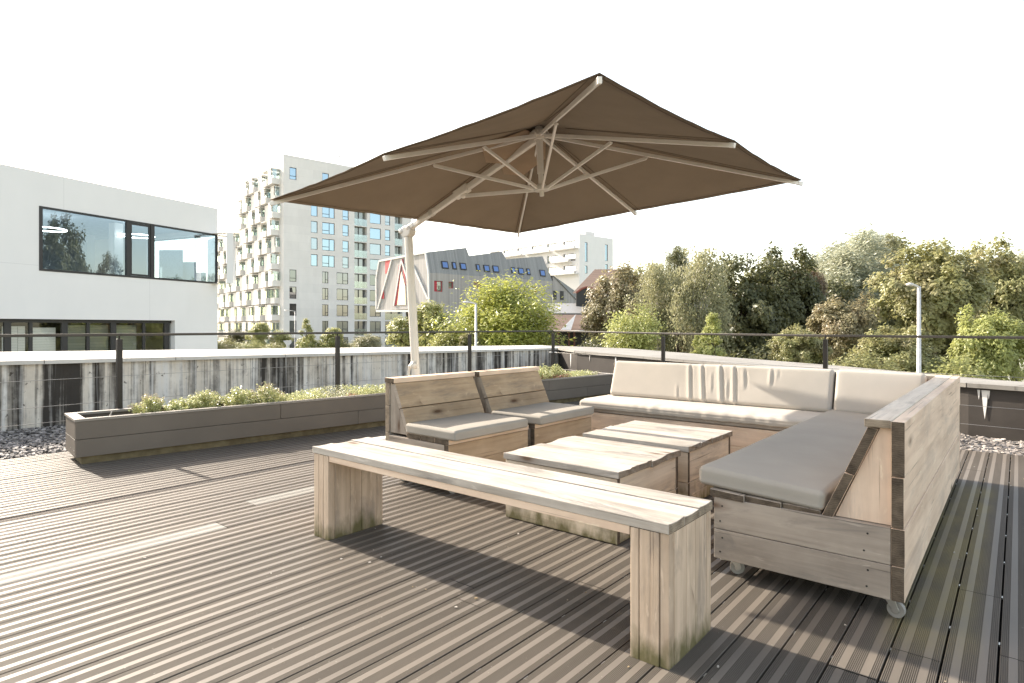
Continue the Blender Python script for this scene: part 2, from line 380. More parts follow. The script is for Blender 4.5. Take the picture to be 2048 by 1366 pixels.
# ------------------------------------------------------------------ parapet walls
def streak_mat():
    n = NT('stained white paint')
    z1 = n.math('ADD', n.math('MULTIPLY', n.noise(n.uv(1.05, .14), 1, 4, .6, .5), .55), n.math('MULTIPLY', n.noise(n.uv(4.3, .18), 1, 5, .7, .4), .45)); st = n.noise(n.uv(10, .20), 1, 5, .6, .25); st2 = n.noise(n.uv(30, .5), 1, 4, .6, .1); d = n.noise(n.uv(9, 7), 1, 6, .65); d2 = n.noise(n.uv(3.2, 2.4), 1, 5, .6)
    base = n.mix(n.ramp(d2, [(.35, 0), (.7, 1)]), (.56, .50, .42), (.76, .705, .62))
    base = n.mix(n.ramp(n.noise(n.uv(6, .3), 1, 4, .6, .2), [(.5, 0), (.62, .7)]), base, (.66, .65, .63))
    base = n.mix(n.ramp(n.math('ADD', n.math('MULTIPLY', st2, .65), n.math('MULTIPLY', d, .35)), [(.50, 0), (.62, .55)]), base, (.22, .20, .185))
    f = n.math('ADD', n.math('MULTIPLY', z1, .56), n.math('ADD', n.math('MULTIPLY', st, .38), n.math('MULTIPLY', d, .06)))
    col = n.mix(n.ramp(f, [(.488, 0), (.52, .55), (.56, .97)]), base, (.030, .025, .021))
    wr = n.ramp(n.noise(n.uv(15, .25), 1, 4, .5, .3), [(.61, 0), (.66, .75)])
    col = n.mix(wr, col, (.60, .58, .55))
    fl = n.ramp(n.noise(n.uv(16, 12), 1, 5, .65), [(.63, 0), (.67, .85)])
    col = n.mix(fl, col, (.05, .04, .032))
    return n.done(n.bsdf(col, .8, .2, 0, n.bump(d, .4, .006)))
def bitumen_mat():
    n = NT('dark bitumen upstand'); d = n.noise(n.uv(1.3, 2.2), 1, 6, .6); c = n.mix(n.ramp(d, [(.35, 0), (.7, 1)]), (.032, .027, .023), (.06, .052, .045))
    s = n.ramp(n.noise(n.uv(6.5, .16), 1, 4, .5, .25), [(.66, 0), (.71, .5)])
    c = n.mix(s, c, (.3, .28, .26))
    return n.done(n.bsdf(c, .6, .35, 0, n.bump(d, .4, .01)))
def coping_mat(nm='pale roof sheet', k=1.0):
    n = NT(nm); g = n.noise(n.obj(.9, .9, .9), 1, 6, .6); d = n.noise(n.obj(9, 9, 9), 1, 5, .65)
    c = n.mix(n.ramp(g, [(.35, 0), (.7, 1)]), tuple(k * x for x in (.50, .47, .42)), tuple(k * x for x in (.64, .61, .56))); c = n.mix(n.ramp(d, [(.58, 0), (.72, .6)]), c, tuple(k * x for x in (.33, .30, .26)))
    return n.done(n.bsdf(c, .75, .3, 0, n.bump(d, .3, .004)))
M['streak'] = streak_mat(); M['bitumen'] = bitumen_mat(); M['coping'] = coping_mat(); M['coping_grey'] = coping_mat('darker roof sheet', .44)  # right coping: the pale sheet colour darkened throughout
M['seam'] = plain('roof seam', (.16, .14, .12), .8); M['drip'] = plain('lime drip', (.7, .68, .64), .8)
def parapet(pts, outs, name, label, mat, cop, seed=1):
    """pts: inner top edge [(x,y),z]; outs: outer top edge points"""
    t = thing(name, label, 'wall', (pts[0][0][0], pts[0][0][1], -.06))
    w = MB(); c = MB(); s = 0
    for (a, b, oa, ob) in zip(pts[:-1], pts[1:], outs[:-1], outs[1:]):
        (ax, ay), az = a; (bx, by), bz = b; L = math.hypot(bx - ax, by - ay); nx, ny = (by - ay) / L, -(bx - ax) / L
        if nx * (0 - ax) + ny * (3 - ay) < 0: nx, ny = -nx, -ny
        k = max(1, int(L / .6))
        w.poly([(ax, ay, -.06), (bx, by, -.06), (bx, by, bz), (ax, ay, az)], 0, [(s, 0), (s + L, 0), (s + L, bz), (s, az)])
        w.poly([(oa[0], oa[1], -5), (ob[0], ob[1], -5), (ob[0], ob[1], bz), (oa[0], oa[1], az)], 1)
        w.poly([(ax, ay, -5), (bx, by, -5), (bx, by, -.06), (ax, ay, -.06)], 1)
        lip_a = V((ax + nx * .05, ay + ny * .05, az)); lip_b = V((bx + nx * .05, by + ny * .05, bz)); up = V((0, 0, .045))
        A, B = lip_a, lip_b; OA, OB = V((oa[0], oa[1], az)), V((ob[0], ob[1], bz))
        c.poly([A + up, B + up, OB + up, OA + up], 0); c.poly([A, B, B + up, A + up], 0); c.poly([A, B, OB, OA][::-1], 0); c.poly([OA, OB, OB + up, OA + up], 0)
        rr = random.Random(seed + int(s * 7)); q = .4
        while q < L:   # sheet joints across and along the coping
            f0 = q / L; p = A.lerp(B, f0) + up; o = OA.lerp(OB, f0) + up; wd = .008
            dv = (B - A).normalized() * wd; zz = V((0, 0, .004))
            c.poly([p + zz, p + dv + zz, p.lerp(o, .45) + dv + zz, p.lerp(o, .45) + zz], 1); c.poly([p - up * .9 + V((nx, ny, 0)) * .003, p - up * .9 + dv + V((nx, ny, 0)) * .003, p + dv + V((nx, ny, 0)) * .003, p + V((nx, ny, 0)) * .003], 1)
            l2 = rr.uniform(.5, 1.5); f1 = min(1, (q + l2) / L); m0 = p.lerp(o, rr.uniform(.3, .9)); m1 = m0 + (B - A) * (f1 - f0); ov = (o - p).normalized() * .018
            c.poly([m0 + zz, m1 + zz, m1 + ov + zz, m0 + ov + zz], 1); q += rr.uniform(.9, 1.6)
        s += L
    for i in (0, -1):
        (x, y), z = pts[i]; o = outs[i]; w.poly([(x, y, -5), (o[0], o[1], -5), (o[0], o[1], z), (x, y, z)], 1)
    w.build('wall', [mat, M['wall_out']], t); c.build('coping', [cop, M['seam']], t)
    return t
M['wall_out'] = plaster('outer wall render', (.5, .48, .45))
parapet(WALL[:3], [(-12.6, -3.0), (-12.2, 1.6), (-10.2, 13.6)], 'parapet_wall', 'white painted parapet wall streaked with black stains behind the long planter', M['streak'], M['coping'], seed=3)
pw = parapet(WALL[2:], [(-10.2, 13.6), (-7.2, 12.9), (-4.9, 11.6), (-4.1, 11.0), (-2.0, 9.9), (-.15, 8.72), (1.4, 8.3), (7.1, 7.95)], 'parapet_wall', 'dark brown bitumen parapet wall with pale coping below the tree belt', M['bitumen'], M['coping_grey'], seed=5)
# lime run below a coping joint, and a fold line along the upstand
dm = MB()
for px_, w, h in ((1958, .012, .10), (1970, .028, .30), (1978, .010, .09), (1232, .02, .34), (1180, .012, .12), (1142, .02, .3)):
    a, b = (WALL[7], WALL[8]) if px_ > 1900 else (WALL[3], WALL[4])
    d = V((b[0][0] - a[0][0], b[0][1] - a[0][1], 0)).normalized(); nn = V((d.y, -d.x, 0)); p = onplane(px_, 790, (a[0][0], a[0][1], 0), nn) + nn * .006; zt = .49 if px_ > 1900 else .56
    pts = [V((p.x, p.y, zt)) - d * w, V((p.x, p.y, zt)) + d * w, V((p.x, p.y, zt - h * .55)) + d * w * .6, V((p.x, p.y, zt - h)), V((p.x, p.y, zt - h * .6)) - d * w * .5]
    dm.prism(pts, nn * .004, 0)
dm.build('lime_run', M['drip'], pw)

# ------------------------------------------------------------------ railing
def build_railing():
    P = [(-6.50, -.30), (-6.50, 2.08), (-6.50, 4.47), (-6.50, 6.84), (-6.50, 9.03), (-3.95, 8.2), (-1.65, 7.45), (.75, 7.16), (3.2, 7.1)]
    Z = [1.082] * 5 + [1.060, 1.058, 1.058, 1.058]
    t = thing('railing', 'dark steel terrace railing with thin wires and a flat handrail', 'railing', (-6.5, 9.03, -.03))
    h = MB(); ext = [V((-6.5, -3.0, 1.082))] + [V((*p, z)) for p, z in zip(P, Z)]
    for a, b in zip(ext[:-1], ext[1:]):
        h.bar(a - V((0, 0, .005)), b + (b - a).normalized() * .012 - V((0, 0, .005)), .045, .025)
    h.build('handrail', M['rail_metal'], t, bevel=.003)
    for p, z in zip(P, Z):
        m = MB(); x, y = p; m.box(x - .022, x + .022, y - .022, y + .022, -.03, z - .045, 'z'); m.tube([(x, y, z - .05), (x, y, z - .005)], .008, 8)
        m.box(x - .05, x + .05, y - .05, y + .05, -.03, -.02, 'z')
        m.build('post', M['dark_metal'], t, bevel=.002)
    for zc in (.69, .46, .32):
        c = MB()
        for i in range(len(P) - 1):
            zo = 0 if i < 4 else (-.0 if zc > .6 else (-.1 if zc < .4 else -.06))
            a, b = V((*P[i], zc + zo)), V((*P[i + 1], zc + zo))
            c.tube([a, b], .0024, 6)
        c.tube([(-6.5, -3, zc), (-6.5, -.3, zc)], .0024, 6)
        c.build('wire', M['steel_wire'], t, smooth=True)
    pc = MB(); x, y = P[4]
    for q in ((-.08, 0), (.08, 0), (0, .06), (0, -.06)): pc.tube([(x, y, .69), (x + q[0], y + q[1], .69)], .012, 8)
    pc.build('wire_clamp', M['zinc'], t)
build_railing()
# ------------------------------------------------------------------ cushions
def cushion(name, c, half, r, mat, axes=None, disp=None, res=.03, label=None, cat='cushion', group=None, parent=None, seam=True, puff=.006):
    """rounded, slightly puffed box; axes = 3x3 with local x,y,z columns; disp(local point, face normal) -> offset"""
    c = V(c); ax = axes or Matrix.Identity(3); hx, hy, hz = half
    bm = bmesh.new(); cache = {}
    def vert(p):
        k = (round(p[0], 5), round(p[1], 5), round(p[2], 5))
        if k in cache: return cache[k]
        p = V(p); q = V((max(-hx + r, min(hx - r, p.x)), max(-hy + r, min(hy - r, p.y)), max(-hz + r, min(hz - r, p.z)))); d = p - q
        n = d.normalized() if d.length > 1e-9 else V((0, 0, 1)); o = q + n * min(r, d.length) if d.length > 1e-9 else p
        ex, ey = 1 - abs(p.x / hx) ** 2.6, 1 - abs(p.y / hy) ** 2.6
        if abs(n.z) > .3: o.z += (puff * max(0, ex) ** .5 * max(0, ey) ** .5) * (1 if p.z > 0 else -.3)
        wob = noise.noise(V((p.x * 3.1 + c.x * 7, p.y * 3.1 + c.y * 5, p.z * 3))) * .004; o += n * wob
        if disp: o += disp(o, n)
        if seam and abs(n.z) < .5: o += n * -.003 * math.exp(-((p.z - hz * .30) / .004) ** 2) + n * -.003 * math.exp(-((p.z + hz * .45) / .004) ** 2)
        cache[k] = bm.verts.new(c + ax @ o); return cache[k]
    def lin(h):
        k = max(2, int(2 * h / res)); core = [-h + r + (2 * h - 2 * r) * i / k for i in range(k + 1)]
        e = [h - r + r * math.tan(a) for a in (.2, .4, .6, .785398)]
        return [-x for x in reversed(e)] + core + e
    X, Y = lin(hx), lin(hy); kz = 6; Zs = sorted(set([-hz + 2 * hz * i / kz for i in range(kz + 1)] + ([-hz + r, hz - r])))
    Z = lin(hz)
    for (A, B, f) in ((X, Y, lambda a, b, s: (a, b, s * hz)), (X, Z, lambda a, b, s: (a, s * hy, b)), (Y, Z, lambda a, b, s: (s * hx, a, b))):
        for s_ in (-1, 1):
            for i in range(len(A) - 1):
                for j in range(len(B) - 1):
                    q = [vert(f(A[i], B[j], s_)), vert(f(A[i + 1], B[j], s_)), vert(f(A[i + 1], B[j + 1], s_)), vert(f(A[i], B[j + 1], s_))]
                    if len(set(q)) == 4:
                        try: bm.faces.new(q)
                        except ValueError: pass
    bmesh.ops.recalc_face_normals(bm, faces=bm.faces)
    for v in bm.verts: v.co -= c
    me = bpy.data.meshes.new(name); bm.to_mesh(me); bm.free(); me.materials.append(mat)
    me.polygons.foreach_set('use_smooth', [True] * len(me.polygons))
    o = bpy.data.objects.new(name, me); COL.objects.link(o); o.location = c
    if label: tag(o, label, cat, group)
    return o

# ------------------------------------------------------------------ bench
def build_bench():
    x0, x1, y0, y1 = -3.01, -.897, 1.905, 2.285
    t = thing('bench', 'long bleached wooden bench without a back in the foreground', 'bench', ((x0 + x1) / 2, (y0 + y1) / 2, 0))
    top = MB(); n = 3; w = (y1 - y0) / n
    for i in range(n):   # slightly cupped planks
        a, b = y0 + i * w + .0012, y0 + (i + 1) * w - .0012; zt = .490 + (.002, -.003, .001)[i]
        prof = [(a, .456), (b, .456), (b, zt - .001)] + [(b + (a - b) * k / 6, zt - .004 * math.sin(math.pi * k / 6) + .001 * (i - 1)) for k in range(1, 6)] + [(a, zt)]
        top.prism([(x0, y, z) for y, z in prof], (x1 - x0, 0, 0), 0, 1)
    top.build('seat', [M['wood_top'], M['end_pale']], t, bevel=.003)
    ap = MB(); ap.box(x0 + .152, x1 - .150, y0 + .006, y0 + .046, .424, .4555, 'x', 0, 1); ap.box(x0 + .152, x1 - .150, y1 - .046, y1 - .006, .424, .4555, 'x', 0, 1)
    ap.build('apron', [M['wood_pale'], M['end_pale']], t, bevel=.003)
    for (a, b, flip) in ((x0 + .012, x0 + .150, 0), (x1 - .148, x1 - .002, 1)):
        m = MB(); ya, yb = y0 + .004, y1 - .01
        # front and rear faces of three upright boards, long sides of four boards
        bw = [.035, .075, .036] if flip else [.046, .046, .046]
        for yy in (ya, yb - .042):
            xx = a
            for k, wd in enumerate(bw):
                wd = wd * (b - a) / sum(bw); m.box(xx + .0014, xx + wd - .0014, yy + (.005 if k == 2 and flip else 0), yy + .042, .0, .4545, 'z', 0, 1); xx += wd
        k = 4; L = (yb - .042 - ya - .042) / k; inner = [.0, .35, .62, 1]
        for xx in (a, b - .03):
            for j in range(3):
                m.box(xx, xx + .03, ya + .043 + (yb - ya - .086) * inner[j] + .0012, ya + .043 + (yb - ya - .086) * inner[j + 1] - .0012, 0, .4545, 'z', 0, 1)
        m.build('leg', [M['wood_leg'], M['end']], t, bevel=.0025)
build_bench()

# ------------------------------------------------------------------ coffee tables
def build_table(x0, x1, y0, y1, h, label, cup):
    t = thing('coffee_table', label, 'table', ((x0 + x1) / 2, (y0 + y1) / 2, 0), 'box tables in the middle of the lounge')
    top = MB(); cuts = [0, .26, .50, .74, 1]; off = cup
    for i in range(4):
        a = y0 - .012 + (y1 - y0 + .024) * cuts[i] + .002; b = y0 - .012 + (y1 - y0 + .024) * cuts[i + 1] - .002
        z0, za, zb = h - .037, h + off[i][0], h + off[i][1]
        prof = [(a, z0 + off[i][0]), (b, z0 + off[i][1]), (b, zb)] + [(b + (a - b) * k / 5, zb + (za - zb) * k / 5 + off[i][2] * math.sin(math.pi * k / 5)) for k in range(1, 5)] + [(a, za)]
        top.prism([(x0 - .012 + R_.uniform(-.004, .004), y, z) for y, z in prof], (x1 - x0 + .024, 0, 0), 0, 1)
    top.build('tabletop', [M['wood_top'], M['end_pale']], t, bevel=.003)
    zt = h - .039; zm = zt - .195
    for nm, fn in (('front', 0), ('rear', 1), ('side', 2), ('side', 3)):
        m = MB()
        for (za, zb) in ((.006, zm - .003), (zm, zt - .003)):
            za2 = za if za > .1 else .006
            if fn == 0: m.box(x0, x1 - .0, y0, y0 + .03, za2, zb, 'x', 0, 1)
            elif fn == 1: m.box(x0, x1, y1 - .03, y1, za2, zb, 'x', 0, 1)
            elif fn == 2: m.box(x1 - .034, x1 - .003, y0 + .031, y1 - .031, za2, zb, 'y', 0, 1)
            else: m.box(x0 + .003, x0 + .034, y0 + .031, y1 - .031, za2, zb, 'y', 0, 1)
        m.build(nm + '_board', [M['wood_table'], M['end']], t, bevel=.0025)
    for (x, y) in ((x0 + .05, y0 + .05), (x1 - .09, y0 + .05), (x0 + .05, y1 - .09), (x1 - .09, y1 - .09)):
        fe = MB(); fe.box(x, x + .04, y, y + .04, 0, .2, 'z', 0); fe.build('corner_block', [M['wood_grey']], t)
    return t
build_table(-2.388, -1.622, 2.828, 3.575, .392, 'nearer of two low wooden box tables, directly behind the bench', [(0, 0, -.004), (.0, .001, -.003), (-.008, .002, -.006), (.002, -.003, .001)])
build_table(-2.39, -1.618, 3.71, 4.455, .392, 'farther of two low wooden box tables, next to the corner sofa front', [(0, .001, -.003), (-.002, .006, -.005), (.0, .0, -.002), (0, .001, -.002)])

# ------------------------------------------------------------------ casters
def caster(x, y, z, parent, ang=0, brake=True):
    r = .032; m = MB(); c, s = math.cos(ang), math.sin(ang)
    def P(a, b, h): return V((x + a * c - b * s, y + a * s + b * c, h))
    m.bar(P(-.035, 0, z - .003), P(.035, 0, z - .003), .06, .005, mat=0)
    for sg in (-1, 1):
        pts = [P(-.020, sg * .017, z - .008), P(.022, sg * .017, z - .008), P(.034, sg * .017, r + .008), P(.034, sg * .017, r - .006), P(.018, sg * .017, r - .006)]
        m.prism(pts, (P(0, sg * .0195, 0) - P(0, sg * .017, 0)), 0)
    m.tube([P(0, 0, z - .016), P(0, 0, z - .004)], .02, 14)
    if brake:
        m.bar(P(.0, 0, z - .022), P(-.055, 0, z - .016), .024, .006); m.bar(P(-.05, 0, z - .016), P(-.062, 0, z - .004), .024, .006)
    o = m.build('caster', [M['zinc']], parent, bevel=.001)
    w = MB(); w.disc(P(.022, 0, r), V((-s, c, 0)), r, .022, 22, 0); w.disc(P(.022, 0, r), V((-s, c, 0)), r * .45, .030, 14, 1); w.build('wheel', [M['rubber'], M['zinc']], o, bevel=.002)

# ------------------------------------------------------------------ corner sofa
def build_sofa():
    XL, XR, YN, YF = -1.085, -.338, 2.775, 5.66; ZB, HT = .085, .784
    t = thing('corner_sofa', 'L shaped lounge sofa built from weathered planks on casters', 'sofa', (-.7, 4.2, 0))
    zs = [ZB, .222, .368, .567, HT]
    m = MB()   # outer back of the right wing
    for a, b in zip(zs[:-1], zs[1:]):
        m.box(XR - .043 + R_.uniform(-.002, .002), XR + R_.uniform(-.002, .002), YN, YF - .001, a + .0012, b - .0012, 'y', 0, 1)
    m.build('outer_back', [M['wood_pale'], M['end']], t, bevel=.003)
    m = MB()   # sloped inner back
    for (xa, za, xb, zb) in ((-.632, .366, -.548, .556), (-.546, .560, -.464, .751)):
        m.prism([(xa, YN + .012, za), (xa + .036, YN + .012, za - .012), (xb + .036, YN + .012, zb - .006), (xb, YN + .012, zb)], (0, YF - .36 - YN, 0), 0, 1)
    m.build('backrest', [M['wood_pale'], M['end']], t, bevel=.003)
    m = MB(); m.box(-.474, XR - .044, YN, YF - .05, .753, HT + .002, 'y', 0, 1); m.build('top_rail', [M['wood_rail'], M['end_pale']], t, bevel=.004)
    m = MB(); m.prism([(-.585, YN + .03, .369), (XR - .046, YN + .03, .369), (XR - .046, YN + .03, .750), (-.424, YN + .03, .750)], (0, .035, 0), 0, 1, cap=((0, 0, 1), (1, 0, 0))); m.build('side_panel', [M['wood_pale'], M['end']], t, bevel=.002)
    m = MB()
    for a, b in zip(zs[:2], zs[1:3]): m.box(XL, XR - .045, YN, YN + .042, a + .0012, b - .0012, 'x', 0, 1)
    m.build('end_board', [M['wood_grey'], M['end']], t, bevel=.003)
    for zz in (.12, .185, .26, .33):
        for xx in (XL + .03, -.47):
            m = MB(); m.disc((xx + R_.uniform(-.01, .01), YN - .0005, zz), V((0, 1, 0)), .004, .003, 8); m.build('screw', [M['dark_metal']], t)
    m = MB()   # chaise front facing the tables
    for a, b in zip(zs[:2], zs[1:3]): m.box(XL, XL + .04, YN + .043, 4.949, a + .0012, b - .0012, 'y', 0, 1)
    m.build('front_board', [M['wood_brown'], M['end']], t, bevel=.003)
    m = MB()   # seat slats of the chaise, ends uneven
    xs = [-1.105, -.945, -.79, -.636]; dz = (.402, .394, .388, .382)
    for i in range(3):
        m.prism([(xs[i] + .002, YN - .006 + .01 * i, dz[i] - .033), (xs[i + 1] - .002, YN - .006 + .01 * i, dz[i + 1] - .031), (xs[i + 1] - .002, YN - .006 + .01 * i, dz[i + 1]), (xs[i] + .002, YN - .006 + .01 * i, dz[i])], (0, YF - .8 - YN, 0), 0, 1)
    m.build('seat_slats', [M['wood_grey'], M['end']], t, bevel=.004)
    # rear wing
    RL, YR0 = -3.22, 4.955
    m = MB()
    for a, b in ((ZB, .19), (.19, .345)): m.box(RL, XL - .001, YR0, YR0 + .04, a + .0012, b - .0012, 'x', 0, 1)
    m.build('front_board', [M['wood_pale'], M['end']], t, bevel=.003)
    m = MB(); ys = [YR0 - .012, 5.14, 5.30, 5.46]
    for i in range(3): m.box(RL - .01, -.66, ys[i] + .0015, ys[i + 1] - .0015, .352, .386, 'x', 0, 1)
    m.build('seat_slats', [M['wood_grey'], M['end']], t, bevel=.003)
    m = MB()
    for a, b in zip(zs[:-1], zs[1:]): m.box(RL, XR - .001, YF + .001, YF + .043, a + .0012, b - .0012, 'x', 0, 1)
    m.build('outer_back', [M['wood_pale'], M['end']], t, bevel=.003)
    m = MB(); m.box(RL, -.342, YF - .12, YF - .0, .753, HT, 'x', 0, 1); m.build('top_rail', [M['wood_top'], M['end_pale']], t, bevel=.004)
    m = MB()
    for (ya, za, yb, zb) in ((5.47, .366, 5.53, .55), (5.532, .554, 5.59, .732)):
        m.prism([(RL, ya, za), (RL, ya + .036, za - .012), (RL, yb + .036, zb - .006), (RL, yb, zb)], (2.6, 0, 0), 0, 1)
    m.build('backrest', [M['wood_pale'], M['end']], t, bevel=.003)
    m = MB()
    for a, b in zip(zs[:2], zs[1:3]): m.box(RL + .002, RL + .042, YR0 + .041, YF, a + .0012, min(b, .345) - .0012, 'y', 0, 1)
    m.prism([(RL + .004, 5.52, .37), (RL + .004, YF - .002, .37), (RL + .004, YF - .002, .750), (RL + .004, 5.62, .750)], (.035, 0, 0), 0, 1, cap=((0, 0, 1), (0, 1, 0)))
    m.build('end_board', [M['wood_grey'], M['end']], t, bevel=.003)
    for (x, y, a) in ((-.395, 2.845, -.15), (-1.03, 2.86, .6), (-1.03, 4.6, .2), (-.41, 5.6, .3), (-3.1, 5.05, .4), (-3.1, 5.6, .1)): caster(x, y, ZB, t, a)
build_sofa()
def rear_folds(p, n):
    if n.z < .2: return V((0, 0, 0))
    d = 0
    for (x0, amp, w, sl, y0, y1) in ((-.19, .013, .011, -.05, -1.2, 1.0), (-.31, .006, .008, -.04, -1.2, -.1), (-.07, .014, .011, -.055, -1.2, 1.05), (.02, .006, .008, -.03, -.6, .6), (.10, .015, .012, -.05, -1.2, 1.05), (.165, .007, .008, -.02, -.9, .3), (.22, .013, .011, -.04, -1.2, 1.05), (.31, .008, .012, -.045, -.3, .9), (.53, .010, .009, -.01, -.1, .95), (.58, .005, .008, 0, .2, .9)):
        v = p.y / .19
        xc = x0 + sl * v * .6; k = max(0, min(1, (v - y0) / .35)) * max(0, min(1, (y1 - v) / .35))
        u = (p.x - xc) / w
        d += amp * .62 * k * (math.exp(-u * u * .35) - 1.35 * math.exp(-((u - 1.9) ** 2) * 1.6))
    return n * d
tl = math.radians(68)
def tilt(ax): return Matrix(((1, 0, 0), (0, math.cos(ax), -math.sin(ax)), (0, math.sin(ax), math.cos(ax))))
LC = 'loose cushions on the corner sofa'
cushion('back_cushion', (-2.165, 5.485, .625), (1.015, .182, .056), .034, M['cush'], tilt(math.radians(70)), rear_folds, .012, 'long wrinkled taupe back cushion leaning on the rear wing of the corner sofa', group=LC)
cushion('back_cushion', (-.835, 5.482, .622), (.305, .182, .056), .034, M['cush'], tilt(math.radians(70)), None, .03, 'short smooth taupe back cushion in the corner of the sofa', group=LC)
def rear_seat(p, n):
    if p.y > -.1: return V((0, 0, 0))
    a = noise.noise(V((p.x * 16, p.z * 4, 2))); k = max(0, min(1, (-p.y - .14) / .1)) * max(0, min(1, (p.x + .75) / .3))
    return n * (.008 * a * k) + V((0, 0, -.014 * max(0, (-p.y - .2) / .08)))
cushion('seat_cushion', (-2.2, 5.195, .424), (1.04, .275, .036), .026, M['cush'], None, rear_seat, .025, 'long taupe seat cushion on the rear wing, facing the camera', group=LC)
tz = math.radians(3.6)
AX = Matrix(((math.cos(tz), 0, math.sin(tz)), (0, 1, 0), (-math.sin(tz), 0, math.cos(tz))))
cushion('seat_cushion', (-.893, 4.14, .438), (.272, 1.355, .042), .024, M['cush_shaded'], AX, None, .04, 'shade toned seat cushion on the right wing, lying in the parasol shade', group=LC)

# ------------------------------------------------------------------ two armless chairs
def build_chair():
    t = thing('lounge_chair', 'armless plank lounge chair nearer the bench', 'chair', (0, 0, 0), 'armless plank chairs facing the corner sofa')
    W = .845; m = MB()
    for a, b in ((.085, .222), (.222, .368), (.368, .567), (.567, .735)): m.box(0, .042, 0, W, a + .001, b - .001, 'y', 0, 1)
    m.build('outer_back', [M['wood_grey'], M['end_pale']], t, bevel=.003)
    m = MB()
    for (xa, za, xb, zb) in ((.262, .375, .182, .556), (.179, .562, .098, .735)):
        m.prism([(xa, .012, za), (xb, .012, zb), (xb - .034, .012, zb - .008), (xa - .034, .012, za - .012)], (0, W - .024, 0), 0, 1)
    m.build('backrest', [M['wood_brown'], M['wood_grey']], t, bevel=.003)
    m = MB(); m.box(-.004, .104, -.004, W + .004, .737, .773, 'y', 0, 1); m.build('top_rail', [M['wood_pale'], M['end']], t, bevel=.003)
    for y in (.014, W - .05):
        m = MB(); m.prism([(.044, y, .37), (.224, y, .37), (.062, y, .734), (.044, y, .734)], (0, .035, 0), 0, 1, cap=((0, 0, 1), (1, 0, 0))); m.build('side_panel', [M['wood_grey'], M['end']], t, bevel=.002)
    for y in (0, W - .04):
        m = MB()
        for a, b in ((.085, .222), (.222, .352)): m.box(.043, .64, y, y + .04, a + .001, b - .001, 'x', 0, 1)
        m.build('side_board', [M['wood_grey'], M['end']], t, bevel=.003)
    m = MB()
    for a, b in ((.085, .222), (.222, .352)): m.box(.641, .681, 0.0, W, a + .001, b - .001, 'y', 0, 1)
    m.build('front_board', [M['wood_brown'], M['end']], t, bevel=.003)
    m = MB()
    for a, b in ((.25, .40), (.40, .545), (.545, .688)): m.box(a + .001, b - .001, -.003, W + .003, .355, .39, 'y', 0, 1)
    m.build('seat', [M['wood_pale'], M['end']], t, bevel=.003)
    for (x, y) in ((.07, .09), (.07, W - .09), (.6, .09), (.6, W - .09)): caster(x, y, .085, t, .5, False)
    return t
ch = build_chair(); ch.location = (-3.635, 2.915, 0); ch.rotation_euler.z = math.radians(-1.2)
c2 = copy_tree(ch); c2.location = (-3.60, 3.80, 0); c2.rotation_euler.z = math.radians(.6); c2['label'] = 'armless plank lounge chair farther from the bench, beside the flowers'
CG = 'seat cushions on the two chairs'
cushion('seat_cushion', (-3.125, 3.275, .424), (.262, .385, .034), .02, M['cush_shaded'], Matrix.Rotation(math.radians(-1.2), 3, 'Z'), None, .04, 'square shade toned cushion on the chair nearer the bench', group=CG)
cushion('seat_cushion', (-3.10, 4.175, .424), (.262, .39, .034), .02, M['cush_shaded'], Matrix.Rotation(math.radians(.6), 3, 'Z'), None, .04, 'square shade toned cushion on the farther armless chair', group=CG)

# ------------------------------------------------------------------ planter
PA = V((-6.00, 1.60, 0)); PBp = G(1229, 747, .385); PB = V((PBp.x, PBp.y, 0)); PD = (PB - PA).normalized(); PN = V((PD.y, -PD.x, 0)); PL = (PB - PA).length; PW = .50
def pp(s, w, z): return PA + PD * s - PN * w + V((0, 0, z))
def build_planter():
    t = thing('planter', 'long low taupe panel planter box with sedum growing in it', 'planter', PA)
    zb, zm, zt = .068, .215, .362; m = MB()
    def slab(s0, s1, w0, w1, z0, z1, mat=0): m.prism([pp(s0, w0, z0), pp(s1, w0, z0), pp(s1, w1, z0), pp(s0, w1, z0)], (0, 0, z1 - z0), mat)
    js = [0.0, 1.72, 3.72, 5.72, 7.72, PL]
    for a, b in zip(js[:-1], js[1:]):
        if b > a: slab(a + .002, b - .002, .0, .022, zm + .002, zt)
    js = [0.0, 2.6, 4.6, 6.6, PL]
    for a, b in zip(js[:-1], js[1:]): slab(a + .002, b - .002, .001, .022, zb, zm - .002)
    for z0, z1 in ((zb, zm - .002), (zm + .002, zt)):
        slab(.0, .022, .026, PW - .001, z0, z1); slab(PL - .022, PL, .024, PW - .001, z0, z1); slab(.002, PL - .002, PW, PW + .022, z0, z1)
    m.build('cladding', [M['planter']], t, bevel=.0015)
    m = MB()
    slab(-.006, PL + .006, -.006, .05, zt + .002, zt + .024); slab(-.006, PL + .006, PW - .03, PW + .028, zt + .002, zt + .024); slab(-.006, .075, .0505, PW - .0305, zt + .002, zt + .024); slab(PL - .06, PL + .006, .0505, PW - .0305, zt + .002, zt + .024)
    m.build('rim', [M['planter_rim']], t, bevel=.002)
    m = MB(); slab(.05, PL - .05, .05, PW - .05, -.02, zb - .001); m.build('plinth', [M['plinth']], t)
    m = MB(); slab(.024, PL - .024, .0245, PW - .0015, .30, .315); m.build('soil', [M['soil']], t)
    m = MB()
    for s, w in ((.10, .16), (.105, .34)): m.disc(pp(-.001, w - .1, .12), PD, .005, .004, 10)
    m.build('screw', [M['zinc']], t)
    m = MB(); pts = [pp(.12, .10, .318), pp(.20, .10, .33), pp(.26, .11, .365), pp(.28, .12, .42)]; m.tube(pts, [.012, .011, .009, .003], 8); m.build('hose_end', [M['planter_rim']], t, smooth=True)
build_planter()
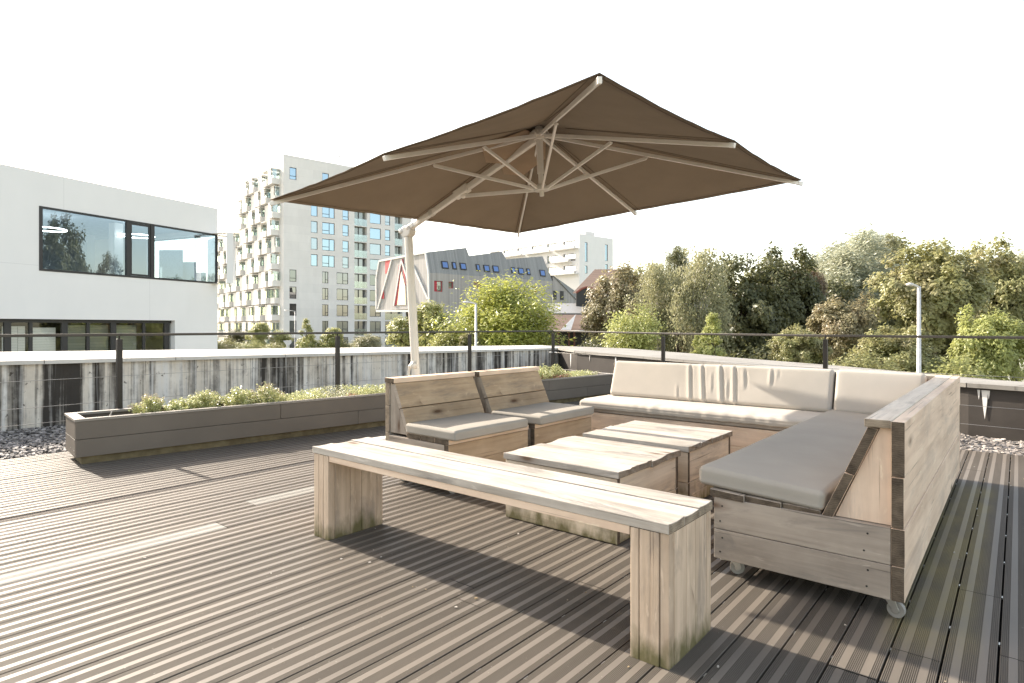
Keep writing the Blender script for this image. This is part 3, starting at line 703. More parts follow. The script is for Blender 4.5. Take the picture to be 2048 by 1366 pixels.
M['sed_y'] = leafmat('sedum lime leaf', (.38, .42, .15), (.56, .55, .29), trans=.25); M['sed_p'] = leafmat('sedum pink flower', (.50, .36, .26), (.52, .46, .27), trans=.2)
M['sed_g'] = leafmat('sedum grey green', (.34, .36, .19), (.52, .50, .32), trans=.2); M['sed_r'] = leafmat('sedum red', (.36, .07, .06), (.5, .2, .15), trans=.2)
def leafquad(mb, p, n, size, asp, mat, pl=None, fold=.0):
    n = n.normalized(); a = n.cross(V((R_.uniform(-1, 1), R_.uniform(-1, 1), R_.uniform(-1, 1))))
    if a.length < 1e-4: return
    a.normalize(); b = n.cross(a); a = a * size * .5; b = b * size * .5 * asp
    mb.poly([p - a, p + b * .9 - a * .1, p + a, p - b * .9 - a * .1], mat, [(0, 0), (1, 0), (1, 1), (0, 1)], pl)
def sedum(name, s, w, r, h, label, n=900, flower=0, lime=True, group=None):
    h *= 1.3; r *= 1.38; n = int(n * 1.6)
    c = pp(s, w, .315); mb = MB(); stems = int(26 * r / .12)
    for k in range(stems):
        a = R_.random() * 6.28; rr = r * math.sqrt(R_.random()); hh = h * (1 - .45 * (rr / r) ** 2) * R_.uniform(.75, 1.05)
        tip = c + V((math.cos(a) * rr, math.sin(a) * rr, hh)); base = c + V((math.cos(a) * rr * .5, math.sin(a) * rr * .5, 0))
        mb.tube([base, base.lerp(tip, .5) + V((0, 0, .01)), tip], [.004, .003, .002], 4, 2, False)
        for j in range(int(n / stems)):
            f = R_.random() ** .6; p = base.lerp(tip, f) + V((R_.gauss(0, .014), R_.gauss(0, .014), R_.gauss(0, .006)))
            fl = f > .84 and R_.random() < flower
            nn = V((R_.gauss(0, .7), R_.gauss(0, .7), 1))
            leafquad(mb, p, nn, R_.uniform(.014, .028) * (.6 if fl else 1), .65, 1 if fl else 0)
    o = mb.build(name, [M['sed_y'] if lime else M['sed_g'], M['sed_p'] if flower < 2 else M['sed_r'], M['sed_g']], None, world=False)
    me = o.data
    for v in me.vertices: v.co -= c
    o.location = c; tag(o, label, 'plant', group)
SG = 'sedum plants in the long planter'
sedum('sedum_plant', .60, .27, .115, .175, 'pink tipped sedum clump nearest the empty end of the planter', 1500, .9, group=SG)
sedum('sedum_plant', .86, .22, .105, .125, 'low lime green sedum clump just right of the pink tipped one', 1300, 0, group=SG)
sedum('sedum_plant', 1.10, .30, .13, .18, 'lime sedum with rusty tip in the middle of the left clumps', 1700, .35, group=SG)
sedum('sedum_plant', 1.40, .25, .14, .185, 'broad pale lime sedum clump before the bare gap in the planter', 1900, .2, group=SG)
sedum('sedum_plant', 1.68, .25, .135, .20, 'tall pink topped sedum clump beside the bare gap in the planter', 1900, .8, group=SG)
far_s = PL - 1.55
sedum('sedum_plant', far_s - .1, .25, .22, .20, 'bushy yellow green sedum behind the farther chair', 2600, 0, group=SG)
sedum('sedum_plant', far_s + .3, .30, .17, .23, 'tallest yellow green sedum at the far end of the planter', 2200, 0, group=SG)
def mat_cover():
    mb = MB()
    s = 1.86
    while s < PL - .30:
        for w in [x * .055 + .05 for x in range(8)]:
            q = noise.noise(V((s * 1.7, w * 5, .3))) + .55 * noise.noise(V((s * 6, w * 9, 1.3)))
            h = max(.03, .115 + .085 * q); red = noise.noise(V((s * .9 + 4.2, w * 2.2, 7))) > .27
            for k in range(38):
                p = pp(s + R_.uniform(-.05, .05), w + R_.uniform(-.04, .04), .315 + h * R_.random() ** .5)
                m = (2 if R_.random() < .6 else 0) if red else (0 if noise.noise(V((s * 1.3, 3, 1))) > .05 else 1)
                leafquad(mb, p, V((R_.gauss(0, .8), R_.gauss(0, .8), .8)), R_.uniform(.014, .027), .42 if m == 1 else .6, m)
        s += .065
    o = mb.build('sedum_mat', [M['sed_y'], M['sed_g'], M['sed_r']]); tag(o, 'low mixed sedum carpet with red tips filling the planter', 'ground cover', kind='stuff')
mat_cover()

# ------------------------------------------------------------------ cantilever parasol
def build_parasol():
    C0 = V((-2.876, 3.853, 2.201)); hub = G(1078, 262, 2.69); tips = {}
    est = dict(A=(-4.41, 2.39, 2.09), AB=(-2.91, 2.35, 2.16), B=(-1.41, 2.32, 2.23), BC=(-1.38, 3.81, 2.27), C=(-1.34, 5.31, 2.32), CD=(-2.84, 5.35, 2.24), D=(-4.34, 5.39, 2.17))
    obs = dict(A=(540, 408), AB=(768, 317), B=(1200, 160), BC=(1470, 291), C=(1605, 368), CD=(1272, 428), D=(1036, 472))
    for k in est:
        d = (V(est[k]) - CP).dot(CF); tips[k] = D(*obs[k], d)
    tips['DA'] = V((-4.375, 3.89, 2.135)); order = ['A', 'AB', 'B', 'BC', 'C', 'CD', 'D', 'DA']
    up = (tips['B'] - tips['A']).cross(tips['D'] - tips['A']).normalized()
    base = V((-4.43, 3.97, 0)); head = V((-4.52, 3.90, 2.075))
    t = thing('cantilever_parasol', 'square taupe cantilever parasol on a leaning pale pole', 'parasol', base)
    # canopy: eight sagging panels, thin cloth with a hem
    apex = hub + up * .04; m = MB(); N = 16
    def P(i, f, g):
        a, b = tips[order[i]], tips[order[(i + 1) % 8]]; e = a.lerp(b, g) + up * .03; mid = (a + b) / 2
        e = e + (C0 - e).normalized() * (.018 * 4 * g * (1 - g))
        p = apex.lerp(e, f); sag = .045 * 4 * g * (1 - g) * f * (1.15 - f) + .006 * noise.noise(V((i * 3.1 + f * 2, g * 9 * (.4 + f), 2.0))) * 4 * g * (1 - g)
        return p - up * sag
    uvs = lambda p: (p.x, p.y)
    for i in range(8):
        for a in range(N):
            for b in range(N):
                q = [P(i, a / N, b / N), P(i, (a + 1) / N, b / N), P(i, (a + 1) / N, (b + 1) / N), P(i, a / N, (b + 1) / N)]
                if a == 0: q = [q[0], q[1], q[2]]
                m.poly(q, 0, [uvs(p) for p in q], .5)
    can = m.build('canopy', [M['canopy']], t, smooth=True); sd = can.modifiers.new('Solidify', 'SOLIDIFY'); sd.thickness = .003; sd.offset = 1
    sm = MB()
    for i in range(8):
        for g in (0.03, .97):
            pts = [P(i, f / 12, g) - up * .002 for f in range(2, 13)]
            for a, b in zip(pts[:-1], pts[1:]): sm.bar(a, b, .006, .002, up)
        pts = [P(i, .975, k / 12) - up * .002 for k in range(13)]
        for a, b in zip(pts[:-1], pts[1:]): sm.bar(a, b, .006, .002, up)
    sm.build('stitching', [fabric('canopy stitching', (.16, .125, .09))], can)
    # vent cap on top and its lighter under flap
    m = MB(); Lw = .34
    for i in range(8):
        d0 = (tips[order[i]] - hub); d1 = (tips[order[(i + 1) % 8]] - hub); k = Lw
        a, b = apex + d0.normalized() * k + up * .05, apex + d1.normalized() * k + up * .05; m.poly([apex + up * .10, a, b], 0); 
    vc = m.build('vent_cap', [M['canopy']], t); sd = vc.modifiers.new('Solidify', 'SOLIDIFY'); sd.thickness = .003
    fl = MB(); d0 = tips['DA'] - hub; dd = d0.normalized(); sd_ = dd.cross(up).normalized()
    ring = [hub + dd * .04 + sd_ * -.12, hub + dd * .30 + sd_ * -.36 - up * .04, hub + dd * .42 + sd_ * -.20 - up * .07, hub + dd * .40 + sd_ * -.04 - up * .06, hub + dd * .50 + sd_ * .10 - up * .075, hub + dd * .46 + sd_ * .30 - up * .08, hub + dd * .22 + sd_ * .34 - up * .05, hub + dd * .06 + sd_ * .16 - up * .01]
    fl.prism([p + up * .005 for p in ring], up * .003, 0); fl.build('vent_flap', [fabric('vent flap cloth', (.55, .42, .30), .45)], t)
    low = hub - up * .465; low = onplane(1083, 378, low, CF)
    for k in order:
        if k == 'DA': continue
        d = tips[k] - hub; u = d.normalized(); s0 = hub - up * .03 + u * .05; e = tips[k] - u * .01; big = .020 if k in ('AB', 'BC', 'CD') else .015
        m = MB(); m.bar(s0, e, big, .027, up); m.bar(e - u * .03, e + u * .010, big + .005, .030, up)
        r = m.build('rib', [M['alu']], t, bevel=.002)
        q = hub - up * .045 + d * (.40 if len(k) == 1 else .42); m = MB(); lo = low + V((d.x, d.y, 0)).normalized() * .055
        m.bar(lo, q, .016, .024, up); m.tube([q - u.cross(up) * .016, q + u.cross(up) * .016], .007, 8)
        m.build('strut', [M['alu']], r, bevel=.002)
    m = MB(); m.tube([hub - up * .07, low + up * .12], .026, 16); m.tube([low + up * .12, low + up * .02], .02, 16); m.build('hub_pole', [M['alu']], t, bevel=.002)
    m = MB(); m.disc(hub - up * .02, up, .055, .05, 20); m.disc(hub + up * .025, up, .03, .06, 16); m.disc(hub - up * .055, up, .04, .03, 16)
    for k in order:
        u = (tips[k] - hub); u = (u - up * u.dot(up)).normalized(); m.bar(hub - up * .025 + u * .03, hub - up * .03 + u * .075, .034, .034, up)
    m.build('hub', [M['alu']], t, bevel=.003)
    m = MB(); m.disc(low, up, .062, .03, 20); m.disc(low + up * .022, up, .035, .03, 16); m.disc(low - up * .035, up, .018, .045, 12)
    m.build('lower_hub', [M['alu_white']], t, bevel=.004)
    # cantilever arm with sliding sleeve
    a0 = head + V((.04, 0, .03)); a1 = hub - up * .05; ad = (a1 - a0).normalized(); m = MB(); m.bar(a0, a1, .042, .056, up); m.build('arm', [M['alu']], t, bevel=.012)
    sl = a0.lerp(a1, .445); m = MB(); m.bar(sl - ad * .09, sl + ad * .09, .062, .076, up); m.bar(sl + ad * .0 - up * .05, sl + ad * .06 - up * .05, .035, .035, up)
    s = m.build('sleeve', [M['alu']], t, bevel=.012); m = MB(); m.bar(low - V((.05, 0, 0)), sl + ad * .05 - up * .06, .018, .03, up); m.build('strut', [M['alu']], t, bevel=.002)
    m = MB(); sl2 = a0.lerp(a1, .19); m.bar(sl2 - ad * .03, sl2 + ad * .03, .05, .064, up); m.build('collar', [M['alu_white']], t, bevel=.012)
    # mast: fluted oval tube
    m = MB(); pd = (head - base).normalized(); ex = V((1, 0, 0)); ex = (ex - pd * ex.dot(pd)).normalized(); ey = pd.cross(ex); prof = []
    for k in range(40):
        a = 2 * math.pi * k / 40; rx, ry = .045, .038; fl_ = 1 - .10 * max(0, math.cos((a - .9) * 4)) ** 6; prof.append((math.cos(a) * rx * fl_, math.sin(a) * ry * fl_))
    lo_, hi_ = base + pd * .08, head - pd * .05
    for k in range(40):
        (u0, v0), (u1, v1) = prof[k], prof[(k + 1) % 40]; m.poly([lo_ + ex * u0 + ey * v0, lo_ + ex * u1 + ey * v1, hi_ + ex * u1 + ey * v1, hi_ + ex * u0 + ey * v0], 0)
    m.build('pole', [M['alu_white']], t, smooth=True)
    m = MB(); ax = ey
    pts = []
    for k in range(14):
        a = 2 * math.pi * k / 14; pts.append(head + (ex * math.cos(a) * .072 + pd * (math.sin(a) * .058 - .01)) - ey * .042)
    m.prism(pts, ey * .084, 0); m.disc(head - ex * .06, ey, .026, .105, 14); m.disc(head + ex * .035 + pd * .02, ey, .022, .10, 14); m.bar(head + ex * .02 + pd * .02, head + ex * .10 + pd * .05, .054, .058, pd)
    m.build('tilt_head', [M['alu_white']], t, bevel=.012)
    m = MB(); cb = onplane(822, 738, base, CF); 
    m.tube([cb + V((.05, 0, .04)), cb + V((-.02, 0, .03)), cb + V((-.035, 0, -.05)), cb + V((.01, 0, -.13))], [.012, .014, .012, .012], 10); m.disc(cb + V((.045, -.0, .04)), V((1, 0, 0)), .035, .05, 14)
    m.build('crank', [M['alu_white']], t, smooth=True)
    m = MB(); m.tube([base, base + pd * .16], .085, 20); m.bar(base + V((-.5, 0, .03)), base + V((.5, 0, .03)), .09, .04); m.bar(base + V((0, -.5, .0301)), base + V((0, .5, .0301)), .09, .039)
    m.build('cross_base', [M['alu_white']], t, bevel=.004)
    for sx in (-1, 1):
        for sy in (-1, 1):
            m = MB(); m.box(base.x + sx * .06 if sx > 0 else base.x - .5, base.x + .5 if sx > 0 else base.x - .06, base.y + .06 if sy > 0 else base.y - .5, base.y + .5 if sy > 0 else base.y - .06, .002, .055, 'x'); m.build('base_slab', [M['coping']], t, bevel=.006)
build_parasol()
# ------------------------------------------------------------------ facades
def facade(mb, O, U, s0, s1, z0, z1, holes, depth, N, mat=0, rmat=None):
    """wall sheet with openings and reveals. O origin, U direction, N outward normal; holes (s0,s1,z0,z1)"""
    O, U, N = V(O), V(U), V(N); Z = V((0, 0, 1))
    ss = sorted(set([s0, s1] + [x for h in holes for x in h[:2]])); zz = sorted(set([z0, z1] + [x for h in holes for x in h[2:4]]))
    ss = [x for x in ss if s0 <= x <= s1]; zz = [x for x in zz if z0 <= x <= z1]
    def pt(s, z, d=0): return O + U * s + Z * z - N * d
    flip = U.cross(Z).dot(N) < 0
    def add(pts, m, uv):
        if flip: pts, uv = pts[::-1], uv[::-1]
        mb.poly(pts, m, uv)
    for zb, zt in zip(zz[:-1], zz[1:]):
        run = None
        for a, b in zip(ss[:-1], ss[1:]):
            c, d = (a + b) / 2, (zb + zt) / 2
            hole = any(h[0] < c < h[1] and h[2] < d < h[3] for h in holes)
            if hole:
                if run: add([pt(run[0], zb), pt(run[1], zb), pt(run[1], zt), pt(run[0], zt)], mat, [(run[0], zb), (run[1], zb), (run[1], zt), (run[0], zt)]); run = None
            else: run = (run[0], b) if run else (a, b)
        if run: add([pt(run[0], zb), pt(run[1], zb), pt(run[1], zt), pt(run[0], zt)], mat, [(run[0], zb), (run[1], zb), (run[1], zt), (run[0], zt)])
    rm = mat if rmat is None else rmat
    for h in holes:
        a, b, c, d = h[:4]
        for p, q in (((a, c), (a, d)), ((b, d), (b, c)), ((a, d), (b, d)), ((b, c), (a, c))):
            mb.poly([pt(*p), pt(*p, depth), pt(*q, depth), pt(*q)] if not flip else [pt(*q), pt(*q, depth), pt(*p, depth), pt(*p)], rm)
def fr(O, U, N): 
    O, U, N = V(O), V(U), V(N); return lambda s, z, d=0: O + U * s + V((0, 0, z)) + N * d
def win(parent, P, a, b, c, d, setb, fw, fmat, gmat, vbars=(), hbars=(), name='window'):
    """frame mesh with a pane child; P(s, z, outward)"""
    m = MB(); o0, o1 = -setb, -setb + .05
    def rect(x0, x1, y0, y1): m.prism([P(x0, y0, o0), P(x1, y0, o0), P(x1, y1, o0), P(x0, y1, o0)], P(x0, y0, o1) - P(x0, y0, o0), 0)
    rect(a, a + fw, c, d); rect(b - fw, b, c, d); rect(a + fw, b - fw, c, c + fw); rect(a + fw, b - fw, d - fw, d)
    for v in vbars: rect(v - fw / 2, v + fw / 2, c + fw, d - fw)
    for (h, x0, x1) in hbars: rect(x0 + .003, x1 - .003, h - fw / 2 + .002, h + fw / 2 - .002)
    f = m.build(name, [fmat], parent)
    g = MB(); g.poly([P(a, c, o0 + .012), P(b, c, o0 + .012), P(b, d, o0 + .012), P(a, d, o0 + .012)], 0); g.build('pane', [gmat], f)
    return f
M['white_r'] = plaster('white render', (.73, .715, .695), 6.5, 3.3, .05, .06, .012, .008)
M['stone'] = plaster('pale stone panels', (.72, .69, .655), 5.5, 1.5, .03, .10, .07, .02)
M['stone_lit'] = plaster('pale balcony panels', (.74, .71, .67), 3.2, 1.5, .03, .05, .04, .02)
M['frame_d'] = plain('dark window frame', (.03, .028, .027), .5, .4); M['frame_g'] = plain('grey window frame', (.10, .10, .10), .5)
M['glass_clear'] = glass('clear office glass', .20, (.50, .60, .68), gcol=(.60, .72, .82)); M['glass_bal'] = glass('balcony glass', .14, (.74, .80, .79), gcol=(.8, .85, .85))
M['glass_blue'] = glass('sky reflecting window', .50, solid=(.05, .07, .085), gcol=(.42, .55, .64)); M['glass_blue2'] = glass('curtained window', .34, solid=(.30, .31, .31), gcol=(.46, .57, .63)); M['glass_dark'] = glass('dark window', .16, solid=(.035, .034, .033)); M['glass_mid'] = glass('grey green window', .14, solid=(.12, .125, .112), gcol=(.75, .8, .78))
M['inside'] = plain('office interior', (.40, .42, .44), .8); M['inside_d'] = plain('dark interior', (.05, .048, .045), .8); M['ceil'] = plain('office ceiling', (.42, .47, .52), .8)
M['blind'] = cladding('white blind', (.80, .79, .76), (.88, .87, .84), .09, 'y')
M['ring'] = emit('ring lamp glow', (1, .93, .85), 6)
GZ = -5.0
US = V((.16, .987, 0)).normalized(); UL = V((-US.y, US.x, 0))       # street grid: away, left

# ---- white office building
def build_office():
    a = YAW - math.atan((1583 - CX) / FPX); U = V((math.sin(a), -math.cos(a), 0)); N = V((math.cos(a), math.sin(a), 0))   # U runs to the left, towards the camera
    O = D(435, HY, 28.0); O = V((O.x, O.y, 0)); P = fr(O, U, N)
    def S(x, y): q = onplane(x, y, O, N); return (q - O).dot(U), q.z
    t = thing('office_building', 'white rendered office block with a long dark framed ribbon window at its corner', 'building', (O.x, O.y, GZ))
    ztop = S(435, 417)[1]; sl = S(78, 476)[0]; z0, z1 = S(435, 568)[1], S(435, 469)[1]; sw = S(350, 650)[0]; zl = S(350, 641)[1]; SE = 30.0
    m = MB(); facade(m, O, U, 0, SE, GZ, ztop, [(-1, sl, z0, z1), (sw, SE - 3, -2.6, zl)], .35, N, 0)
    # return wall, back, roof
    W = 13.0; Q = O - N * W; cw = 4.4
    facade(m, O, -N, 0, W, GZ, ztop, [(-1, cw, z0, z1)], .35, -U, 0)
    m.poly([O + V((0, 0, ztop)), P(SE, ztop), P(SE, ztop, -W), P(0, ztop, -W)], 0); m.poly([P(SE, GZ, 0), P(SE, GZ, -W), P(SE, ztop, -W), P(SE, ztop, 0)], 0); 
    holeb = [(.6, 4.2, z0 + .2, z1 - .1), (6.0, 7.6, z0 + .2, z1 - .4)]
    facade(m, Q, U, 0, SE, GZ, ztop, holeb, .3, -N, 0)
    m.build('wall', [M['white_r']], t)
    # ribbon window
    v1, v2 = S(257, 490)[0], S(305, 490)[0]; fw = .11
    m = MB()
    def rect(x0, x1, y0, y1, d0=-.10, d1=.02): m.prism([P(x0, y0, d0), P(x1, y0, d0), P(x1, y1, d0), P(x0, y1, d0)], N * (d1 - d0), 0)
    rect(sl - fw, sl, z0, z1); rect(.02, sl - fw, z0, z0 + fw * .7); rect(.02, sl - fw, z1 - fw * .6, z1); rect(v1 - .08, v1 + .08, z0 + .08, z1 - .07); rect(v2 - .08, v2 + .08, z0 + .08, z1 - .07); rect(.0, .05, z0 + .08, z1 - .07)
    rect(v2 + .14, v1 - .14, z0 + .09, z0 + .16, -.08, .0); rect(v2 + .14, v1 - .14, z1 - .15, z1 - .08, -.08, .0); rect(v2 + .09, v2 + .14, z0 + .09, z1 - .08, -.08, .0); rect(v1 - .14, v1 - .09, z0 + .09, z1 - .08, -.08, .0)
    m.prism([P(-.03, z0, -.1), P(.02, z0, -.1), P(.02, z0, -cw), P(-.03, z0, -cw)], V((0, 0, .08)), 0); m.prism([P(-.03, z1 - .07, -.1), P(.02, z1 - .07, -.1), P(.02, z1 - .07, -cw), P(-.03, z1 - .07, -cw)], V((0, 0, .07)), 0)
    f = m.build('window', [M['frame_d']], t)
    g = MB(); g.poly([P(.03, z0, -.04), P(sl, z0, -.04), P(sl, z1, -.04), P(.03, z1, -.04)], 0); g.poly([P(.0, z0, -.05), P(.0, z1, -.05), P(.0, z1, -cw), P(.0, z0, -cw)], 0); g.build('pane', [M['glass_clear']], f)
    # room behind: floor, ceiling, back wall, columns, hanging ring lamps
    m = MB(); m.poly([P(.1, z0 - .02, -.4), P(sl + 1, z0 - .02, -.4), P(sl + 1, z0 - .02, -W + .4), P(.1, z0 - .02, -W + .4)], 1); m.poly([P(.1, z1 + .25, -.4), P(sl + 1, z1 + .25, -.4), P(sl + 1, z1 + .25, -W + .4), P(.1, z1 + .25, -W + .4)][::-1], 0)
    m.poly([P(sl + 1, z0, -.4), P(sl + 1, z0, -W + .4), P(sl + 1, z1 + .25, -W + .4), P(sl + 1, z1 + .25, -.4)], 1)
    m.poly([P(1.9, z0, -6.4), P(sl + 1, z0, -6.4), P(sl + 1, z1 + .25, -6.4), P(1.9, z1 + .25, -6.4)], 1)
    m.build('room', [M['ceil'], M['inside']], t)
    for s, d in ((2.9, 2.2), (7.6, 2.3), (11.2, 2.4), (1.3, 6.8)):
        m = MB(); m.prism([P(s, z0, -d), P(s + .38, z0, -d), P(s + .38, z0, -d - .38), P(s, z0, -d - .38)], V((0, 0, z1 + .2 - z0)), 0); m.build('column', [M['white_r']], t)
    for s, d in ((2.6, 1.7), (5.3, 3.2), (8.2, 1.8), (11.6, 3.4)):
        c = P(s, z1 - .32, -d); pts = [c + V((math.cos(k * math.pi / 16) * .62, math.sin(k * math.pi / 16) * .62, 0)) for k in range(33)]
        m = MB(); m.tube(pts, .022, 6, 0, False); r = m.build('ring_lamp', [M['ring']], t)
    # lower window strip with blinds
    m = MB(); xs = [S(x, 670)[0] for x in (345, 298, 240, 187, 143, 73, 30, -40, -120)]
    def rect2(x0, x1, y0, y1, d0=-.30, d1=-.22): m.prism([P(x0, y0, d0), P(x1, y0, d0), P(x1, y1, d0), P(x0, y1, d0)], N * (d1 - d0), 0)
    rect2(sw, SE - 3, zl - .12, zl)
    for i, x in enumerate(xs): w = .10 if i % 2 else .2; rect2(x, x + w, -2.6, zl - .12)
    f = m.build('window', [M['frame_d']], t); g = MB(); g.poly([P(sw, -2.6, -.27), P(SE - 3, -2.6, -.27), P(SE - 3, zl, -.27), P(sw, zl, -.27)], 0); g.build('pane', [glass('strip window glass', .08, (.82, .84, .82), gcol=(.8, .82, .8))], f)
    for (x0, x1, zz) in ((24, 55, zl - .25), (56, 70, zl - .25), (82, 131, zl - .3), (150, 190, zl - .2), (196, 236, zl - .2), (245, 292, zl - .2)):
        m = MB(); a, b = S(x1, 670)[0], S(x0, 670)[0]; m.prism([P(a, -2.6, -.62), P(b, -2.6, -.62), P(b, zz, -.62), P(a, zz, -.62)], N * .02, 0); m.build('blind', [M['blind'] if x0 < 140 else M['blind2']], t)
    m = MB(); m.poly([P(sw - .5, -2.7, -3.5), P(SE - 2, -2.7, -3.5), P(SE - 2, zl + .3, -3.5), P(sw - .5, zl + .3, -3.5)], 0); m.poly([P(sw - .5, -2.65, -.4), P(SE - 2, -2.65, -.4), P(SE - 2, -2.65, -3.5), P(sw - .5, -2.65, -3.5)], 0); m.poly([P(sw - .5, zl + .05, -.4), P(SE - 2, zl + .05, -.4), P(SE - 2, zl + .05, -3.5), P(sw - .5, zl + .05, -3.5)], 0); m.build('room', [M['inside_d']], t)
M['blind2'] = cladding('slatted blind', (.20, .21, .17), (.34, .35, .29), .11, 'y')
build_office()
def annex():
    b = D(370, HY, 74); t = thing('annex_building', 'grey blue stepped block seen through the corner glass of the white office', 'building', (b.x, b.y, GZ))
    for x0, x1, y0, dd in ((318, 366, 500, 62), (366, 392, 524, 62.6), (392, 412, 545, 63)):
        m = MB(); p = [D(x0, y0, dd), D(x1, y0, dd), D(x1, HY, dd), D(x0, HY, dd)]; p = [V((q.x, q.y, GZ)) if i > 1 else q for i, q in enumerate(p)]; p[1].z = p[0].z; m.prism(p, ray(330, HY).normalized() * 5, 0); m.build('wall', [M['annex']], t)
M['annex'] = plaster('grey blue render', (.27, .33, .36), 3, 3, .06, .05, .05)
annex()

# ---- tall apartment block
def build_apartments():
    O = D(567, HY, 109.0); O = V((O.x, O.y, 0)); N = V((US.y, -US.x, 0)); P = fr(O, US, N); PLf = fr(O, UL, -US)
    def S(x, y): q = onplane(x, y, O, N); return (q - O).dot(US), q.z
    def SL(x, y): q = onplane(x, y, O, US); return (q - O).dot(UL), q.z
    def cx(c): return 420 + c / 3.105
    def cy(c): return 280 + c / 3.105
    t = thing('apartment_block', 'tall pale stone apartment block with stacked box balconies on its sunlit side', 'building', (O.x, O.y, GZ))
    ztop = S(567, 308)[1]; Ls = S(823, 480)[0]; fh = 3.06
    zc = lambda c: S(cx(460), cy(c))[1]
    # rows: sill and head heights measured on single columns
    col = lambda c: S(cx(c), cy(600))[0]
    upc = [(627, 668, 'w'), (697, 774, 'd'), (823, 861, 't'), (897, 975, 'b'), (993, 1061, 'w'), (1087, 1119, 't'), (1147, 1195, 'b'), (1225, 1290, 'w'), (1330, 1380, 'b')]
    loc = [(494, 537, 't'), (697, 735, 'd'), (787, 858, 'd'), (897, 975, 'b'), (993, 1061, 'd'), (1087, 1195, 'b'), (1225, 1290, 'w'), (1330, 1380, 'b')]
    zr = lambda x, y: S(cx(x), cy(y))[1]
    sill4, head4 = zr(648, 783), zr(648, 710); rows = []
    holes = []; wins = []; rr = random.Random(5)
    for k in range(0, 9):       # upper floors, counted up from the r4 row
        zs, zh = sill4 + k * fh, head4 + k * fh
        if zh > ztop - 1.0: break
        cols = upc if k < 5 else [(494, 537, 't'), (697, 738, 'w'), (823, 861, 't'), (897, 975, 'b'), (993, 1061, 'w'), (1147, 1195, 'b'), (1225, 1290, 'w')]
        for (a, b, ty) in cols: wins.append((col(a), col(b), zs - (.75 if ty == 'b' else 0), zh, ty, k))
    for k in range(1, 6):
        zs, zh = sill4 - k * fh, head4 - k * fh
        for (a, b, ty) in loc: wins.append((col(a), col(b), zs - (.6 if ty == 'b' else 0), zh, ty, -k))
    wins = [w for w in wins if w[1] < Ls - .4]
    for w in wins: holes.append((w[0], w[1], w[2], w[3]))
    m = MB(); facade(m, O, US, 0, Ls, GZ, ztop, holes, .3, N, 0)
    Wt = 0
    for c_ in (210,): Wt = SL(cx(190), cy(400))[0]
    Wt = max(14, min(30, Wt)); zlow = SL(cx(150), cy(560))[1]; Wl = Wt + 24
    facade(m, O, UL, 0, Wt, GZ, ztop, [], .1, -US, 0)
    facade(m, O + UL * Wt + US * .02, UL, 0, Wl - Wt, GZ, zlow, [], .1, -US, 0)
    m.poly([P(0, ztop), P(Ls, ztop), P(Ls, ztop) + UL * Wt, P(0, ztop) + UL * Wt], 0); m.poly([P(0, zlow) + UL * Wt, P(Ls, zlow) + UL * Wt, P(Ls, zlow) + UL * Wl, P(0, zlow) + UL * Wl], 0)
    m.poly([P(0, GZ) + UL * Wt, P(Ls, GZ) + UL * Wt, P(Ls, ztop) + UL * Wt, P(0, ztop) + UL * Wt], 0); m.poly([P(0, GZ) + UL * Wl, P(Ls, GZ) + UL * Wl, P(Ls, zlow) + UL * Wl, P(0, zlow) + UL * Wl], 0); m.poly([P(Ls, GZ), P(Ls, GZ) + UL * Wl, P(Ls, ztop) + UL * Wl, P(Ls, ztop)], 0)
    m.build('wall', [M['stone']], t)
    for (a, b, c, d, ty, k) in wins:
        if ty == 'b':
            bm_ = MB(); q = MB()
            q.poly([P(a, c, -.95), P(b, c, -.95), P(b, d, -.95), P(a, d, -.95)], 0)
            for (u, v) in (((a, c), (a, d)), ((b, d), (b, c)), ((a, d), (b, d)), ((b, c), (a, c))): q.poly([P(*u, -.3), P(*u, -1.0), P(*v, -1.0), P(*v, -.3)], 1)
            mw = (b - a); q.prism([P(a + mw * .45, c, -.94), P(a + mw * .52, c, -.94), P(a + mw * .52, d, -.94), P(a + mw * .45, d, -.94)], N * .05, 2)
            bo = q.build('balcony', [M['glass_dark'] if k <= 0 else M['glass_mid'], M['stone'], M['frame_d']], t)
            g = MB(); h = c + (d - c) * .45; g.prism([P(a, c, -.02), P(b, c, -.02), P(b, h, -.02), P(a, h, -.02)], N * .03, 0); g.build('balustrade', [M['glass_bal']], bo)
            if k <= 0: pass
        else:
            fw = .09; s = b - a; vb = (); hb = ()
            if ty == 'd': vb = (a + s * (.58 if k > 0 else .55),); hb = ((c + (d - c) * .32, a, a + s * .55),) if k >= 0 else ((c + (d - c) * .3, a + s * .55, b),)
            if ty == 't': hb = ((c + (d - c) * .3, a, b),)
            gm = M['glass_blue'] if k >= 0 and rr.random() < .75 else M['glass_blue2'] if k >= 0 else (M['glass_mid'] if rr.random() < .45 else M['glass_dark'])
            win(t, P, a, b, c, d, .16, fw, M['frame_d'], gm, vb, hb)
    # sunlit side: staggered box balconies
    k = 0; rr = random.Random(9); cols = []; s = 1.4
    wd = [2.5, 3.0, 3.4, 3.0, 3.3, 3.1, 3.4, 3.2, 3.4, 3.2, 3.4]
    bays = [SL(x, 500)[0] for x in (551, 527, 502, 484, 466, 449, 436)]
    sg = 0
